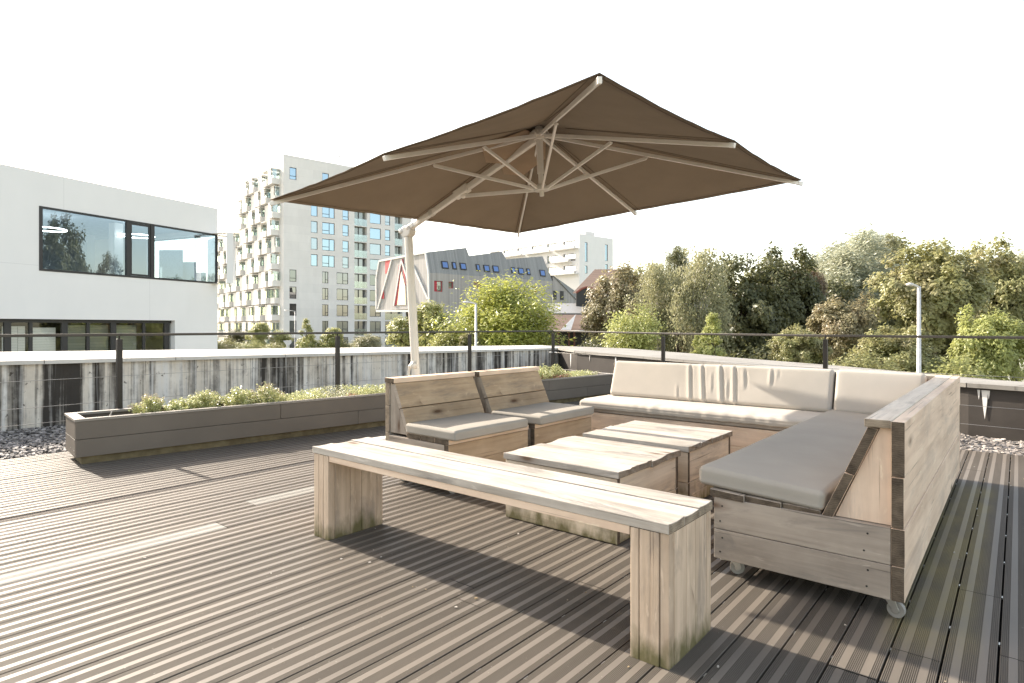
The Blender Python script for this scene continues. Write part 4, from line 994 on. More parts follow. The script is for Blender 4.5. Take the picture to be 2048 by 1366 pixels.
    for i, w in enumerate(wd):
        top = ztop if s + w < Wt + .5 else zlow
        nfl = int((top - GZ - 1.5) / fh)
        for f in range(nfl):
            z = GZ + 1.2 + f * fh; shift = (0, .9, .4, 1.2)[(f + 2 * i) % 4]; out = 1.5 if (f + i) % 3 else .9
            a, b = s + shift * .5, s + shift * .5 + w * .80; hh = fh - .25
            if z + hh > top - .3: continue
            mbx = MB()
            bx = lambda x0, x1, z0_, z1_, d0, d1, mt: mbx.prism([PLf(x0, z0_, d0), PLf(x1, z0_, d0), PLf(x1, z1_, d0), PLf(x0, z1_, d0)], (-US) * (d1 - d0), mt)
            bx(a, b, z + .161, z + hh - .141, .0, .03, 0); bx(a, b, z, z + .16, 0, out, 0)                                    # slab
            bx(a, b, z + .16, z + 1.05, out - .1, out, 0)                      # front parapet panel
            bx(a, a + .09, z + .161, z + 1.05, .031, out - .101, 0)               # cheek towards the corner: solid below
            bx(a + .1, b, z + hh - .14, z + hh, 0, out + .05, 0)                # canopy slab
            if rr.random() < .85: bx(b - w * .62, b, z + 1.051, z + hh - .141, out - .09, out, 0)   # screen panel
            bo = mbx.build('balcony', [M['stone_lit']], t)
            g = MB(); g.prism([PLf(a + .02, z + 1.06, .05), PLf(a + .05, z + 1.06, .05), PLf(a + .05, z + 1.06, out - .12), PLf(a + .02, z + 1.06, out - .12)], (0, 0, hh - 1.22), 0); g.build('side_screen', [M['glass_bal']], bo)
            g = MB(); g.poly([PLf(a + .25, z + .2, .05), PLf(b - .15, z + .2, .05), PLf(b - .15, z + hh - .2, .05), PLf(a + .25, z + hh - .2, .05)], 0); g.build('pane', [M['glass_mid'] if rr.random() < .6 else M['glass_dark']], bo)
        s += w + .35
    # tall narrow windows near the corner
    # roof aerial
    r = S(693, 325); b = P(r[0], ztop, -3); m = MB(); m.tube([b, b + V((0, 0, 3.0))], .06, 6); m.bar(b + V((0, 0, 2.2)) - US * 1.4, b + V((0, 0, 2.5)) + US * 1.3, .08, .08); m.bar(b + V((0, 0, 2.6)) - US * .6 - UL * .4, b + V((0, 0, 1.9)) + US * 1.0 + UL * .4, .06, .06); m.build('aerial', [M['frame_g']], t)
build_apartments()

# ---- low white block with terraces, far right
def build_terrace_block():
    O = D(1159, HY, 165.0); O = V((O.x, O.y, 0)); N = V((US.y, -US.x, 0)); P = fr(O, US, N); PLf = fr(O, UL, -US)
    S = lambda x, y: ((onplane(x, y, O, N) - O).dot(US), onplane(x, y, O, N).z); SL = lambda x, y: ((onplane(x, y, O, US) - O).dot(UL), onplane(x, y, O, US).z)
    px = lambda c: 720 + c / 3.793; py = lambda c: 440 + c / 3.793
    t = thing('terraced_apartments', 'distant white apartment house with stepped terraces above the tiled roof', 'building', (O.x, O.y, GZ))
    zt = S(1159, 467.7)[1]; Ls = S(px(1920), 480)[0]; Wl = SL(px(990), 500)[0]
    holes = []; w = []
    for (a, b, c, d, k) in ((1707, 1726, 168, 316, 0), (1860, 1880, 185, 310, 0), (1707, 1726, 345, 405, 1), (1860, 1880, 335, 400, 1)):
        s0, s1 = S(px(a), py(200))[0], S(px(b), py(200))[0]; zh, zs = S(px(a), py(c))[1], S(px(a), py(d))[1]; w.append((s0, s1, zs, zh)); holes.append((s0, s1, zs, zh))
    m = MB(); facade(m, O, US, 0, Ls, GZ, zt, holes, .3, N, 0)
    lh = []; rows = [(1590, 160, 205), (1590, 255, 300), (1590, 345, 395)]
    for (cx_, a, b) in rows:
        zh, zs = SL(px(cx_), py(a))[1], SL(px(cx_), py(b))[1] - .5
        s = 1.5
        while s < Wl - 4: lh.append((s, s + 4.6, zs, zh)); s += 6.4
    facade(m, O, UL, 0, Wl, GZ, zt, lh, .5, -US, 0)
    m.poly([P(0, zt), P(Ls, zt), P(Ls, zt) + UL * Wl, P(0, zt) + UL * Wl], 0); m.poly([P(Ls, GZ), P(Ls, GZ) + UL * Wl, P(Ls, zt) + UL * Wl, P(Ls, zt)], 0)
    m.build('wall', [M['white_r']], t)
    for h in holes: win(t, P, *h, .2, .1, M['frame_d'], M['glass_blue'])
    for i, h in enumerate(lh): win(t, PLf, *h, .45, .14, M['frame_g'], M['glass_mid'] if i % 3 else M['glass_dark'], (h[0] + 1.7, h[0] + 3.2))
    for i, (cx_, a, b) in enumerate(rows):
        z = SL(px(cx_), py(b))[1] - .5
        for (s0, s1, o) in ((.5, 9.5, 1.6), (10.5, 21, 1.2), (22, 34, 1.7)):
            s0 += (i % 2) * 2.2; m = MB(); m.prism([PLf(s0, z - .2, 0), PLf(s1, z - .2, 0), PLf(s1, z - .2, o), PLf(s0, z - .2, o)], (0, 0, .2), 0)
            m.prism([PLf(s0, z, o - .12), PLf(s1, z, o - .12), PLf(s1, z, o), PLf(s0, z, o)], (0, 0, 1.0), 0); m.build('balcony', [M['white_r']], t)
    for (a, b, c) in ((1548, 1614, 80), (1240, 1304, 130)):
        s0, s1 = SL(px(b), 470)[0], SL(px(a), 470)[0]; z2 = SL(px(a), py(c))[1]; m = MB(); m.prism([PLf(s0, zt, -5), PLf(s1, zt, -5), PLf(s1, zt, -9), PLf(s0, zt, -9)], (0, 0, max(1.2, z2 - zt)), 0); m.build('roof_box', [M['stone']], t)
build_terrace_block()

# ---- timber clad building with saw tooth roof
M['clad'] = cladding('silvered timber', (.30, .28, .26), (.46, .43, .40), .22); M['clad_roof'] = cladding('grey timber roof', (.22, .22, .22), (.33, .33, .32), .22); M['clad_w'] = cladding('pale timber slats', (.34, .33, .32), (.43, .415, .40), .55)
M['red'] = plain('red painted reveal', (.42, .035, .05), .6); M['white_b'] = plain('white beam', (.55, .545, .53), .7); M['tile'] = cladding('brown roof tiles', (.17, .12, .095), (.23, .165, .13), .33, 'y'); M['glass_sky'] = glass('roof window', .3, solid=(.03, .06, .16), gcol=(.36, .52, .85))
M['red_dull'] = plain('faded red eave', (.26, .09, .065), .7); M['brickbrown'] = plain('brown timber', (.13, .06, .045), .8); M['zincroof'] = plain('pale metal roof', (.24, .235, .225), .5)
def build_timber():
    px = lambda c: 720 + c / 3.793; py = lambda c: 440 + c / 3.793
    O = D(858, HY, 70.0); O = V((O.x, O.y, 0)); N = V((US.y, -US.x, 0)); NG = -US
    long_ = lambda a, b: onplane(px(a), py(b), O, N); gab = lambda a, b: onplane(px(a), py(b), O, NG)
    t = thing('timber_building', 'silver timber clad building with saw tooth roof and red angular windows', 'building', (O.x, O.y, GZ))
    e0 = long_(525, 400); top0 = gab(500, 245); sd = (top0 - e0); RN = US.cross(sd).normalized()
    if RN.dot(N) < 0: RN = -RN
    roof = lambda a, b: onplane(px(a), py(b), e0, RN)
    tl, el, bl = gab(150, 310), gab(128, 440), gab(128, 685); e1 = long_(1460, 460); Wd = (el - e0).dot(UL)
    ez = e0.z; far_e = V((e1.x, e1.y, ez)); br = V((e0.x, e0.y, bl.z))
    # walls
    m = MB(); A, B = V((e0.x, e0.y, GZ)), V((e1.x, e1.y, GZ)); L = (B - A).length
    hs = []
    for (a, b, c, d) in ((563, 628, 460, 542), (672, 710, 467, 518), (1295, 1345, 505, 545), (865, 920, 470, 520)):
        p, q = long_(a, d), long_(b, c); hs.append(((p - A).dot(US), (q - A).dot(US), p.z, long_(a, c).z))
    facade(m, V((A.x, A.y, 0)), US, 0, L, GZ, ez, hs, .3, N, 0)
    m.poly([B, B + UL * Wd, V((e1.x, e1.y, ez)) + UL * Wd, V((e1.x, e1.y, ez))], 0)
    m.build('wall', [M['clad']], t)
    Pw = fr(V((A.x, A.y, 0)), US, N)
    for i, h in enumerate(hs):
        win(t, Pw, *h, .25, .08, M['red'], M['glass_mid'] if i < 2 else M['glass_dark'])
        if i == 0:
            m = MB(); m.prism([Pw(h[0] + .02, h[2] + .02, -.19), Pw(h[0] + .45, h[2] + .02, -.19), Pw(h[0] + .45, h[3] - .02, -.19), Pw(h[0] + .02, h[3] - .02, -.19)], N * .06, 0); m.build('red_panel', [M['red']], t)
    # roof with three teeth
    edge = [roof(500, 245), roof(805, 210), roof(828, 272), roof(1075, 240), roof(1110, 297), roof(1385, 275), far_e]
    m = MB(); m.poly([e0] + [far_e] + edge[:-1][::-1], 0, [((p - e0).dot(US), (p - e0).dot(sd.normalized())) for p in [e0] + [far_e] + edge[:-1][::-1]])
    Wt = (tl - top0).dot(UL)
    for a, b in zip(edge[:-1], edge[1:]): m.poly([a, b, b + UL * Wt, a + UL * Wt], 1, [((a - e0).dot(US), 0), ((b - e0).dot(US), 0), ((b - e0).dot(US), Wt), ((a - e0).dot(US), Wt)])
    m.build('roof', [M['clad_roof'], M['clad_roof']], t)
    sdn = sd.normalized()
    for (a, b, c, d) in ((617, 672, 312, 368), (697, 732, 319, 374), (757, 808, 326, 378), (879, 911, 336, 387), (936, 985, 341, 392), (1005, 1055, 346, 397), (1146, 1180, 358, 408), (1198, 1244, 363, 412), (1263, 1292, 368, 417), (1363, 1407, 378, 427)):
        p = roof(a + 5, d); wv = US * ((roof(b, d) - p).dot(US)); hv = sdn * ((roof(a, c) - p).dot(sdn)); f = .13
        m = MB(); m.prism([p, p + wv, p + wv + hv, p + hv], RN * .10, 0); fo = m.build('roof_window', [M['frame_d']], t)
        g = MB(); wn, hn = wv.normalized() * f, hv.normalized() * f; z = RN * .106; g.poly([p + wn + hn + z, p + wv - wn + hn + z, p + wv - wn + hv - hn + z, p + wn + hv - hn + z], 0); g.build('pane', [M['glass_sky']], fo)
    # gable: pale slats, white frame and beams, red lined openings, cantilevered underside
    m = MB(); gp = [br, bl, el, tl, top0, e0]; m.poly(gp, 0, [((p - e0).dot(UL), p.z) for p in gp]); m.poly([br, bl, bl + US * 12, br + US * 12][::-1], 1); m.poly([bl, el, el + US * 12, bl + US * 12], 0); m.poly([el, tl, tl + US * L, el + US * L], 0)
    m.build('gable_wall', [M['clad_w'], M['white_b']], t)
    m = MB(); base = [V((br.x, br.y, GZ)) + US * 3, V((br.x, br.y, GZ)) + US * 3 + UL * Wd * .8, V((br.x, br.y, GZ)) + US * 20 + UL * Wd * .8, V((br.x, br.y, GZ)) + US * 20]; m.prism([p - N * .3 for p in base], (0, 0, bl.z - GZ), 0); m.build('ground_floor', [M['inside_d']], t)
    m = MB()
    for a, b in (((150, 312), (497, 247)), ((128, 440), (150, 312)), ((129, 680), (128, 440)), ((500, 247), (524, 400)), ((524, 400), (530, 690)), ((245, 305), (140, 675)), ((320, 300), (262, 650)), ((318, 300), (420, 620)), ((405, 340), (520, 600)), ((128, 690), (440, 690)), ((440, 690), (530, 690))):
        m.bar(gab(*a) + NG * .08, gab(*b) + NG * .08, .24, .16, NG)
    m.build('white_frame', [M['white_b']], t)
    m = MB()
    for poly in (((195, 312), (240, 305), (205, 400), (195, 410)), ((183, 485), (186, 596), (158, 598)), ((312, 298), (330, 296), (350, 500), (336, 430)), ((300, 340), (316, 360), (282, 640), (262, 655))):
        m.prism([gab(*p) + NG * .03 for p in poly], NG * .04, 0)
    m.build('red_reveal', [M['red']], t)
    m = MB(); m.prism([gab(*p) + NG * .02 for p in ((314, 380), (345, 500), (350, 645), (284, 645))], NG * .03, 0); m.build('gable_window', [M['glass_dark']], t)
    # lower wing on the right
    w = [long_(1462, 422), long_(1655, 560), long_(1655, 700), long_(1462, 700)]; m = MB()
    m.poly([w[3], w[2], w[1], w[0]], 0, [((p - e0).dot(US), p.z) for p in (w[3], w[2], w[1], w[0])]); m.build('wing_wall', [M['clad']], t)
    m = MB(); m.poly([w[0] + N * .1, w[1] + N * .1, w[1] + UL * 5 - V((0, 0, 0)), w[0] + UL * 5 + V((0, 0, .5))], 0); m.prism([w[0] + N * .1, w[1] + N * .1, w[1] + N * .1 - V((0, 0, 1.2)), w[0] + N * .1 - V((0, 0, .0))], N * .05, 0); m.build('wing_roof', [M['clad_roof']], t)
    for (a, b, c, d) in ((1466, 1489, 538, 603), (1518, 1543, 540, 605)):
        m = MB(); p, q = long_(a, d), long_(b, c); m.prism([p, V((q.x, q.y, p.z)), q, V((p.x, p.y, q.z))], N * .06, 0); m.build('slot_window', [M['frame_d']], t)
build_timber()

# ---- tiled hall right of the timber building
def build_hall():
    px = lambda c: 720 + c / 3.793; py = lambda c: 440 + c / 3.793; dpt = 64.0
    q = lambda a, b, d=dpt: D(px(a), py(b), d)
    t = thing('tiled_hall', 'brown tiled hall with arched red eave beside the timber building', 'building', (q(1700, 800).x, q(1700, 800).y, GZ))
    m = MB(); m.poly([q(1610, 556), q(2150, 560), q(2050, 372, dpt + 7), q(1782, 374, dpt + 7)], 0, [(0, 0), (16, 0), (14, 8), (5, 8)]); m.poly([q(1610, 556), q(1782, 374, dpt + 7), q(1690, 470, dpt + 16)], 0)
    m.build('roof', [M['tile']], t)
    m = MB(); arch = [q(1640 + 170 * k / 12, 552 - 42 * math.sin(math.pi * k / 12), dpt - .6) for k in range(13)]; m.tube(arch, .12, 6); m.build('arched_eave', [M['red_dull']], t)
    m = MB(); m.prism(arch + [q(1810, 800, dpt - .5), q(1640, 800, dpt - .5)], CF * .3, 0); m.build('porch', [M['inside_d']], t)
    m = MB(); m.poly([q(1430, 706, dpt - 4), q(1760, 706, dpt - 4), q(1760, 632, dpt + 1), q(1430, 632, dpt + 1)], 0); m.prism([q(1430, 706, dpt - 4), q(1760, 706, dpt - 4), q(1760, 716, dpt - 4), q(1430, 716, dpt - 4)], CF * .2, 0); m.build('canopy_roof', [M['zincroof']], t)
    m = MB(); m.poly([q(1400, 838, dpt - 8), q(1800, 838, dpt - 8), q(1760, 712, dpt - 3.9), q(1430, 712, dpt - 3.9)], 0, [(0, 0), (9, 0), (9, 5), (0, 5)]); m.build('lower_roof', [M['tile']], t)
    m = MB(); m.prism([q(1525, 832, dpt - 8.3), q(1600, 835, dpt - 8.3), q(1638, 716, dpt - 6)], CF * .12, 0); m.build('gable_sail', [M['white_b']], t)
    m = MB(); m.prism([q(1180, 850, dpt - 7), q(1800, 850, dpt - 7), q(1800, 1150, dpt - 7), q(1180, 1150, dpt - 7)], CF * 4, 0); m.build('wall', [M['inside_d']], t)
    for a in (1200, 1240, 1390, 1500, 1580, 1620):
        m = MB(); m.prism([q(a, 845, dpt - 7.6), q(a + 13, 845, dpt - 7.6), q(a + 13, 1150, dpt - 7.6), q(a, 1150, dpt - 7.6)], CF * .25, 0); m.build('column', [M['brickbrown'] if a % 40 else M['clad']], t)
build_hall()

# ------------------------------------------------------------------ lamps and a sign
M['lamp'] = plain('lamp post grey', (.60, .58, .56), .5, .4, .2); M['lens'] = plain('lamp lens', (.6, .6, .6), .2)
def street_lamp(pxp, pyt, d, armpx, label, r=.075):
    b = D(pxp, pyt, d); top = b.z; t = thing('street_lamp', label, 'street lamp', (b.x, b.y, GZ), 'street lamps beyond the parapet')
    m = MB(); m.tube([(b.x, b.y, GZ), (b.x, b.y, GZ + 1.2), (b.x, b.y, top)], [r * 1.25, r * 1.1, r * .75], 12); m.build('pole', [M['lamp']], t, smooth=True)
    ad = CR if armpx > 0 else -CR; L = abs(armpx) * d / FPX; m = MB(); m.tube([V((b.x, b.y, top - .03)), V((b.x, b.y, top + .03)) + ad * .25 * L, V((b.x, b.y, top + .06)) + ad * L * .55], r * .5, 8); m.build('arm', [M['lamp']], t, smooth=True)
    m = MB(); p0, p1 = V((b.x, b.y, top + .05)) + ad * L * .45, V((b.x, b.y, top + .09)) + ad * L; m.tube([p0, p0.lerp(p1, .25), p0.lerp(p1, .7), p1], [.05, .11, .12, .04], 12)
    h = m.build('lamp_head', [M['lamp']], t, smooth=True)
    for v in h.data.vertices:
        v.co.z = (v.co.z - (top + .07 - GZ)) * .55 + (top + .07 - GZ)
street_lamp(1838, 573, 21.5, -25, 'grey street lamp standing in front of the broad olive tree')
street_lamp(952, 607, 34, -26, 'pale street lamp in front of the round feathery tree')
street_lamp(590, 622, 78, -22, 'thin distant street lamp before the stone apartment block', .06)
def sign():
    b = D(574, 686, 58); t = thing('road_sign', 'small white road sign on a thin post among the street trees', 'sign', (b.x, b.y, GZ)); m = MB(); m.tube([(b.x, b.y, GZ), (b.x, b.y, b.z - .2)], .04, 8); m.build('post', [M['lamp']], t)
    m = MB(); pts = [b - CR * .38 + V((0, 0, .22)), b + CR * .40 + V((0, 0, .28)), b + CR * .42, b + V((0, 0, -.35)) + CR * .05]; m.prism(pts, CF * .04, 0); m.build('plate', [M['white_b']], t)
sign()

# ------------------------------------------------------------------ ground
def ground():
    n = NT('ground grass and paving'); g = n.noise(n.obj(.05, .05, .05), 1, 6); c = n.mix(n.ramp(g, [(.4, 0), (.6, 1)]), (.15, .16, .09), (.33, .32, .29))
    m = MB(); m.poly([(-1500, -1500, GZ), (1500, -1500, GZ), (1500, 2500, GZ), (-1500, 2500, GZ)], 0); o = m.build('ground', [n.done(n.bsdf(c, .9, .2))]); tag(o, kind='structure')
    n = NT('street asphalt'); g = n.noise(n.obj(3, 3, 3), 1, 5); m = MB()
    A = D(400, HY, 70); a = V((A.x, A.y, GZ + .004)); m.poly([a - US * 0 - UL * 60, a + US * 8 - UL * 60, a + US * 8 + UL * 60, a + UL * 60], 0)
    o = m.build('road', [n.done(n.bsdf(n.mix(g, (.09, .088, .085), (.14, .135, .13)), .9, .2))]); tag(o, kind='structure')
ground()
# ------------------------------------------------------------------ trees
def tube_mesh_add(mb, pts, rs, n=6): mb.tube(pts, rs, n, 0, False)
def crown(seed, style, w, h, leaves, leaf, asp=.6):
    """returns (leaf MB, trunk MB). Crown spans z 0..h, width w; clumps sit on a lumpy rounded surface with some inside."""
    rr = random.Random(seed); L, T = MB(), MB(); R = w / 2
    so = V((seed * 1.37, seed * .71, seed * .29))
    nc = {'maple': 170, 'round': 190, 'cone': 60, 'birch': 120, 'willow': 150}[style] if leaves > 12000 else 80
    # bulges: a few big rounded boughs that make the outline uneven
    boughs = []
    for k in range(9):
        a = k * 2.4 + rr.uniform(-.4, .4); e = rr.uniform(-.15, 1.25); boughs.append((V((math.cos(a) * math.cos(e), math.sin(a) * math.cos(e), math.sin(e))), rr.uniform(.15, .48)))
    def radius(d):
        q = .72 + .26 * noise.noise(d * 2.1 + so) + .17 * noise.noise(d * 5.0 + so)
        for b, s in boughs: q += s * math.exp(-((d - b).length / .34) ** 2) * .8
        return q
    clumps = []
    for k in range(nc):
        d = V((rr.gauss(0, 1), rr.gauss(0, 1), rr.gauss(.12, 1))).normalized(); f = radius(d)
        shell = (rr.uniform(.80, 1.0) if rr.random() > .08 else rr.uniform(1.0, 1.16)) if rr.random() < .74 else rr.uniform(.35, .8)
        if style == 'cone':
            z = rr.random() ** 1.3; a = rr.uniform(0, 6.28); r = R * ((1 - z) ** .8 * .95 + .06) * min(1, .45 + z * 3) * rr.uniform(.55, 1.0); p = V((math.cos(a) * r, math.sin(a) * r, z * h))
        else:
            flat = {'maple': 1, 'round': 1, 'birch': 1, 'willow': 1}[style]
            p = V((d.x * R * .86 * f * shell, d.y * R * .86 * f * shell, h * (.47 + .47 * d.z * f * shell * flat)))
            if style == 'birch': p.z = h * (.52 + .47 * d.z * f * shell)
            if d.z < -.3: p.x *= .86; p.y *= .86
        p.z = max(.0, p.z); clumps.append((p, (p - V((0, 0, h * .4))).normalized(), rr.uniform(.6, 1.3)))
    per = leaves / nc; cs = R * (.125 if nc > 100 else .17) * (1.0 if style != 'cone' else .95)
    wind = V((.55, -.25, .1))
    for (p, out, sz) in clumps:
        tone = rr.random()
        for j in range(int(per * sz)):
            if style == 'birch':
                o = V((rr.gauss(0, cs * .8), rr.gauss(0, cs * .8), -abs(rr.gauss(0, cs * 2.6)) + cs * .8)); n = V((rr.gauss(0, 1), rr.gauss(0, 1), rr.gauss(0, .5)))
            elif style == 'willow':
                tt = rr.random(); o = wind * (tt * cs * 3.6) + V((rr.gauss(0, cs * .7), rr.gauss(0, cs * .7), rr.gauss(0, cs * .5) + cs * (1.4 * tt - 2.2 * tt * tt))); n = V((rr.gauss(0, .5), rr.gauss(0, .5), 1))
            elif style == 'round':
                o = V((rr.gauss(0, cs * 1.15), rr.gauss(0, cs * 1.15), rr.gauss(0, cs * .55))) + out * cs * .2; n = V((rr.gauss(0, .5), rr.gauss(0, .5), 1)) + out * .5
            else:
                g = V((rr.gauss(0, 1), rr.gauss(0, 1), rr.gauss(0, .8))); o = g.normalized() * cs * 1.4 * rr.random() ** .45; n = V((rr.gauss(0, .6), rr.gauss(0, .6), .55)) + out * .8 + o.normalized() * .5
            q = p + o; s = leaf * rr.uniform(.6, 1.3)
            n = n.normalized(); a = n.cross(V((rr.uniform(-1, 1), rr.uniform(-1, 1), rr.uniform(-1, 1))))
            if style == 'willow': a = (wind + V((rr.gauss(0, .25), rr.gauss(0, .25), rr.gauss(0, .25)))); a -= n * a.dot(n)
            if style == 'birch' and rr.random() < .6: a = V((rr.gauss(0, .3), rr.gauss(0, .3), -1)); a -= n * a.dot(n)
            if a.length < 1e-3: continue
            a.normalize(); b = n.cross(a); a *= s * .5; b *= s * .5 * asp; dr = n * s * .10
            L.poly([q - a, q + b - dr, q + a, q - b - dr], 0, [(0, 0), (1, 0), (1, 1), (0, 1)], min(1, max(0, .55 * tone + .45 * rr.random())))
    # trunk and limbs
    r0 = .045 * R + .07; z1 = h * (.8 if style in ('birch', 'cone') else .62); bend = V((rr.uniform(-.1, .1) * R, rr.uniform(-.1, .1) * R, 0))
    if style == 'birch': r0 *= .95
    spine = [V((0, 0, -12)), V((0, 0, -1)), V((0, 0, h * .12)) + bend * .5, V((0, 0, h * .35)) + bend, V((0, 0, z1)) + bend * .4]
    T.tube(spine, [r0 * 1.25, r0, r0 * .85, r0 * .6, r0 * .15], 9, 0, False)
    for k, (p, out, sz) in enumerate(clumps):
        if k % 3: continue
        f = rr.uniform(.05, .75); zb = min(p.z * .75, h * .12 + (z1 - h * .12) * f); zb = max(0.0, zb); tq = zb / z1
        b0 = V((0, 0, zb)) + bend * min(1, tq); mid = b0.lerp(p, .5) + V((rr.uniform(-.1, .1) * R, rr.uniform(-.1, .1) * R, .08 * h))
        rb = r0 * .42 * (1 - .6 * tq); T.tube([b0, b0.lerp(mid, .55) - V((0, 0, .0)), mid, p], [rb, rb * .75, rb * .5, rb * .12], 5, 0, False)
    return L, T
M['bark'] = plain('dark bark', (.075, .06, .048), .95, .1, 0, .35, 3, .5); M['bark_w'] = plain('birch bark', (.50, .47, .42), .8, .2, 0, .4, 1.5, .3)
leafset = {
 'olive': leafmat('leaf olive', (0.185, 0.191, 0.065), (0.375, 0.365, 0.174), (0.269, 0.238, 0.129)), 'brown': leafmat('leaf brown green', (0.185, 0.168, 0.084), (0.330, 0.290, 0.168), (0.213, 0.168, 0.095)),
 'dark': leafmat('leaf dark green', (0.069, 0.077, 0.031), (0.168, 0.168, 0.073), None), 'lime': leafmat('leaf bright green', (0.258, 0.290, 0.084), (0.431, 0.441, 0.174), None),
 'silver': leafmat('leaf silver willow', (0.280, 0.296, 0.207), (0.504, 0.510, 0.386), None), 'birch': leafmat('leaf birch', (0.185, 0.186, 0.095), (0.358, 0.348, 0.207), None),
 'robinia': leafmat('leaf robinia', (0.269, 0.307, 0.056), (0.482, 0.487, 0.129), (0.179, 0.220, 0.050)), 'street': leafmat('leaf street tree', (0.213, 0.238, 0.073), (0.426, 0.423, 0.185), None), 'red': leafmat('leaf copper', (0.185, 0.139, 0.090), (0.302, 0.226, 0.140), None)}
ARCH = {}
def arch(key, *a, **k): ARCH[key] = (a, k); 
arch('maple1', 21, 'maple', 8.0, 9.0, 26000, .29); arch('maple2', 22, 'maple', 8.0, 8.0, 24000, .29); arch('maple3', 23, 'maple', 7.0, 7.0, 19000, .27)
arch('birch1', 31, 'birch', 6.0, 9.5, 13500, .20, .5); arch('birch2', 32, 'birch', 6.0, 9.0, 13500, .20, .5)
arch('willow1', 41, 'willow', 8.5, 9.5, 30000, .36, .30); arch('round1', 51, 'round', 9.0, 7.6, 40000, .27, .45)
arch('street1', 61, 'maple', 4.2, 5.0, 7000, .25); arch('street2', 62, 'round', 4.2, 4.2, 7000, .24); arch('cone1', 71, 'cone', 4.2, 6.0, 7500, .24); arch('bush1', 81, 'round', 5.0, 3.6, 8500, .22)
MESH = {}
def tree(key, leafk, pxx, pyt, d, wpx, label, bark='bark', rot=None, group='trees beyond the terrace', cat='tree', name='tree', hs=1.0):
    """pxx, pyt: crown centre and top in the photograph; d: distance along the view; wpx: crown width"""
    (seed, style, w, h, n, leaf, *rest), kw = ARCH[key]
    if key not in MESH:
        L, T = crown(seed, style, w, h, n, leaf, *rest); lo = L.build('crown', [leafset[leafk]]); to = T.build('trunk', [M[bark]], smooth=True); MESH[key] = (lo.data, to.data)
        bpy.data.objects.remove(lo); bpy.data.objects.remove(to)
    s = wpx * d / FPX / w; top = D(pxx, pyt, d); zb = top.z - h * s * hs
    t = thing(name, label, cat, (top.x, top.y, GZ), group); t.rotation_euler.z = R_.uniform(0, 6.28) if rot is None else rot
    for nm, me, mm in (('trunk', MESH[key][1], M[bark]), ('crown', MESH[key][0], leafset[leafk])):
        o = bpy.data.objects.new(nm, me); COL.objects.link(o); o.parent = t; o.location = (0, 0, zb - GZ); o.scale = (s, s, s * hs)
        o.material_slots[0].link = 'OBJECT'; o.material_slots[0].material = mm
    return t
# belt of trees behind the right parapet
tree('maple3', 'dark', 1560, 500, 62, 260, 'dark wide tree filling the gap behind the birches', hs=1.3)
tree('maple2', 'olive', 1800, 455, 62, 250, 'yellowish tree top just showing over the broad olive tree', hs=1.2)
tree('maple2', 'dark', 1330, 560, 60, 330, 'dark low tree in the gap behind the brown maple')
tree('maple1', 'brown', 1420, 505, 50, 210, 'olive brown tree filling the gap behind the forked birch', hs=1.2, rot=.6)
tree('maple2', 'olive', 1300, 515, 52, 150, 'olive tree showing between the brownish maple and the first birch', hs=1.4, rot=4.0)
tree('maple1', 'dark', 1650, 520, 48, 190, 'dark tree in the shade under the willow', hs=1.5, rot=3.0)
tree('maple3', 'dark', 1745, 560, 40, 150, 'dark tree between the low maple and the broad olive tree', hs=1.7, rot=5.0)
tree('maple1', 'olive', 1925, 500, 46, 200, 'olive tree top between the broad olive tree and its right neighbour', hs=1.2, rot=2.8)
tree('willow1', 'silver', 1685, 442, 52, 215, 'silvery wind blown willow, tallest of the tree belt', hs=1.25, rot=.3)
tree('willow1', 'silver', 2030, 482, 48, 190, 'silvery willow top at the right edge of the photo', rot=.0)
tree('birch1', 'birch', 1765, 448, 56, 95, 'slim yellow green tree between the willow and the olive tree', bark='bark')
tree('maple1', 'brown', 1240, 505, 41, 185, 'brownish maple beside the tiled hall, first of the tree belt', hs=1.25)
tree('birch1', 'birch', 1320, 498, 37, 135, 'drooping birch with pale trunk next to the brownish maple', bark='bark_w', hs=1.05)
tree('birch2', 'birch', 1395, 478, 35, 165, 'taller drooping birch with white forked trunk behind the second right hand railing post', bark='bark_w', hs=1.1)
tree('birch2', 'dark', 1355, 482, 46, 70, 'thin treetop poking up above the pale birches', hs=1.0)
tree('maple1', 'dark', 1475, 476, 41, 225, 'dark green tree between the birches and the copper tree', hs=1.35)
tree('maple2', 'dark', 1560, 472, 43, 205, 'second dark green tree, just left of the willow', hs=1.35)
tree('maple3', 'red', 1612, 515, 45, 95, 'copper coloured tree below the willow', hs=1.5)
tree('maple1', 'olive', 1860, 456, 33, 240, 'broad olive tree behind the grey lamp post', hs=1.0, rot=1.1)
tree('maple2', 'olive', 1990, 458, 36, 205, 'olive brown tree right of the grey lamp post', hs=1.35, rot=2.2)
tree('maple3', 'brown', 1680, 572, 29, 165, 'low brownish maple below the willow, left of the lamp post', hs=1.05)
tree('maple3', 'olive', 1600, 640, 26, 130, 'low olive shrub tree at the foot of the belt by the third railing post', hs=.9)
tree('maple2', 'olive', 1790, 640, 26, 190, 'low leafy tree at the foot of the lamp post', hs=.85)
tree('bush1', 'lime', 1265, 610, 30, 120, 'bright green bush at the foot of the brownish maple', name='bush', cat='bush', hs=1.5)
tree('cone1', 'lime', 1425, 632, 28, 88, 'bright lime green pointed young tree in front of the birches', hs=1.15)
tree('cone1', 'lime', 1395, 672, 29, 50, 'small lime green sapling left of the pointed young tree')
tree('maple3', 'lime', 1990, 595, 27, 170, 'fresh green tree low at the right edge of the photo', hs=1.25)
tree('bush1', 'dark', 1500, 690, 31, 190, 'dark bush in shade under the dark green trees', name='bush', cat='bush', hs=1.2)
tree('bush1', 'olive', 1720, 700, 24, 170, 'olive bush showing just over the long back cushion', name='bush', cat='bush')
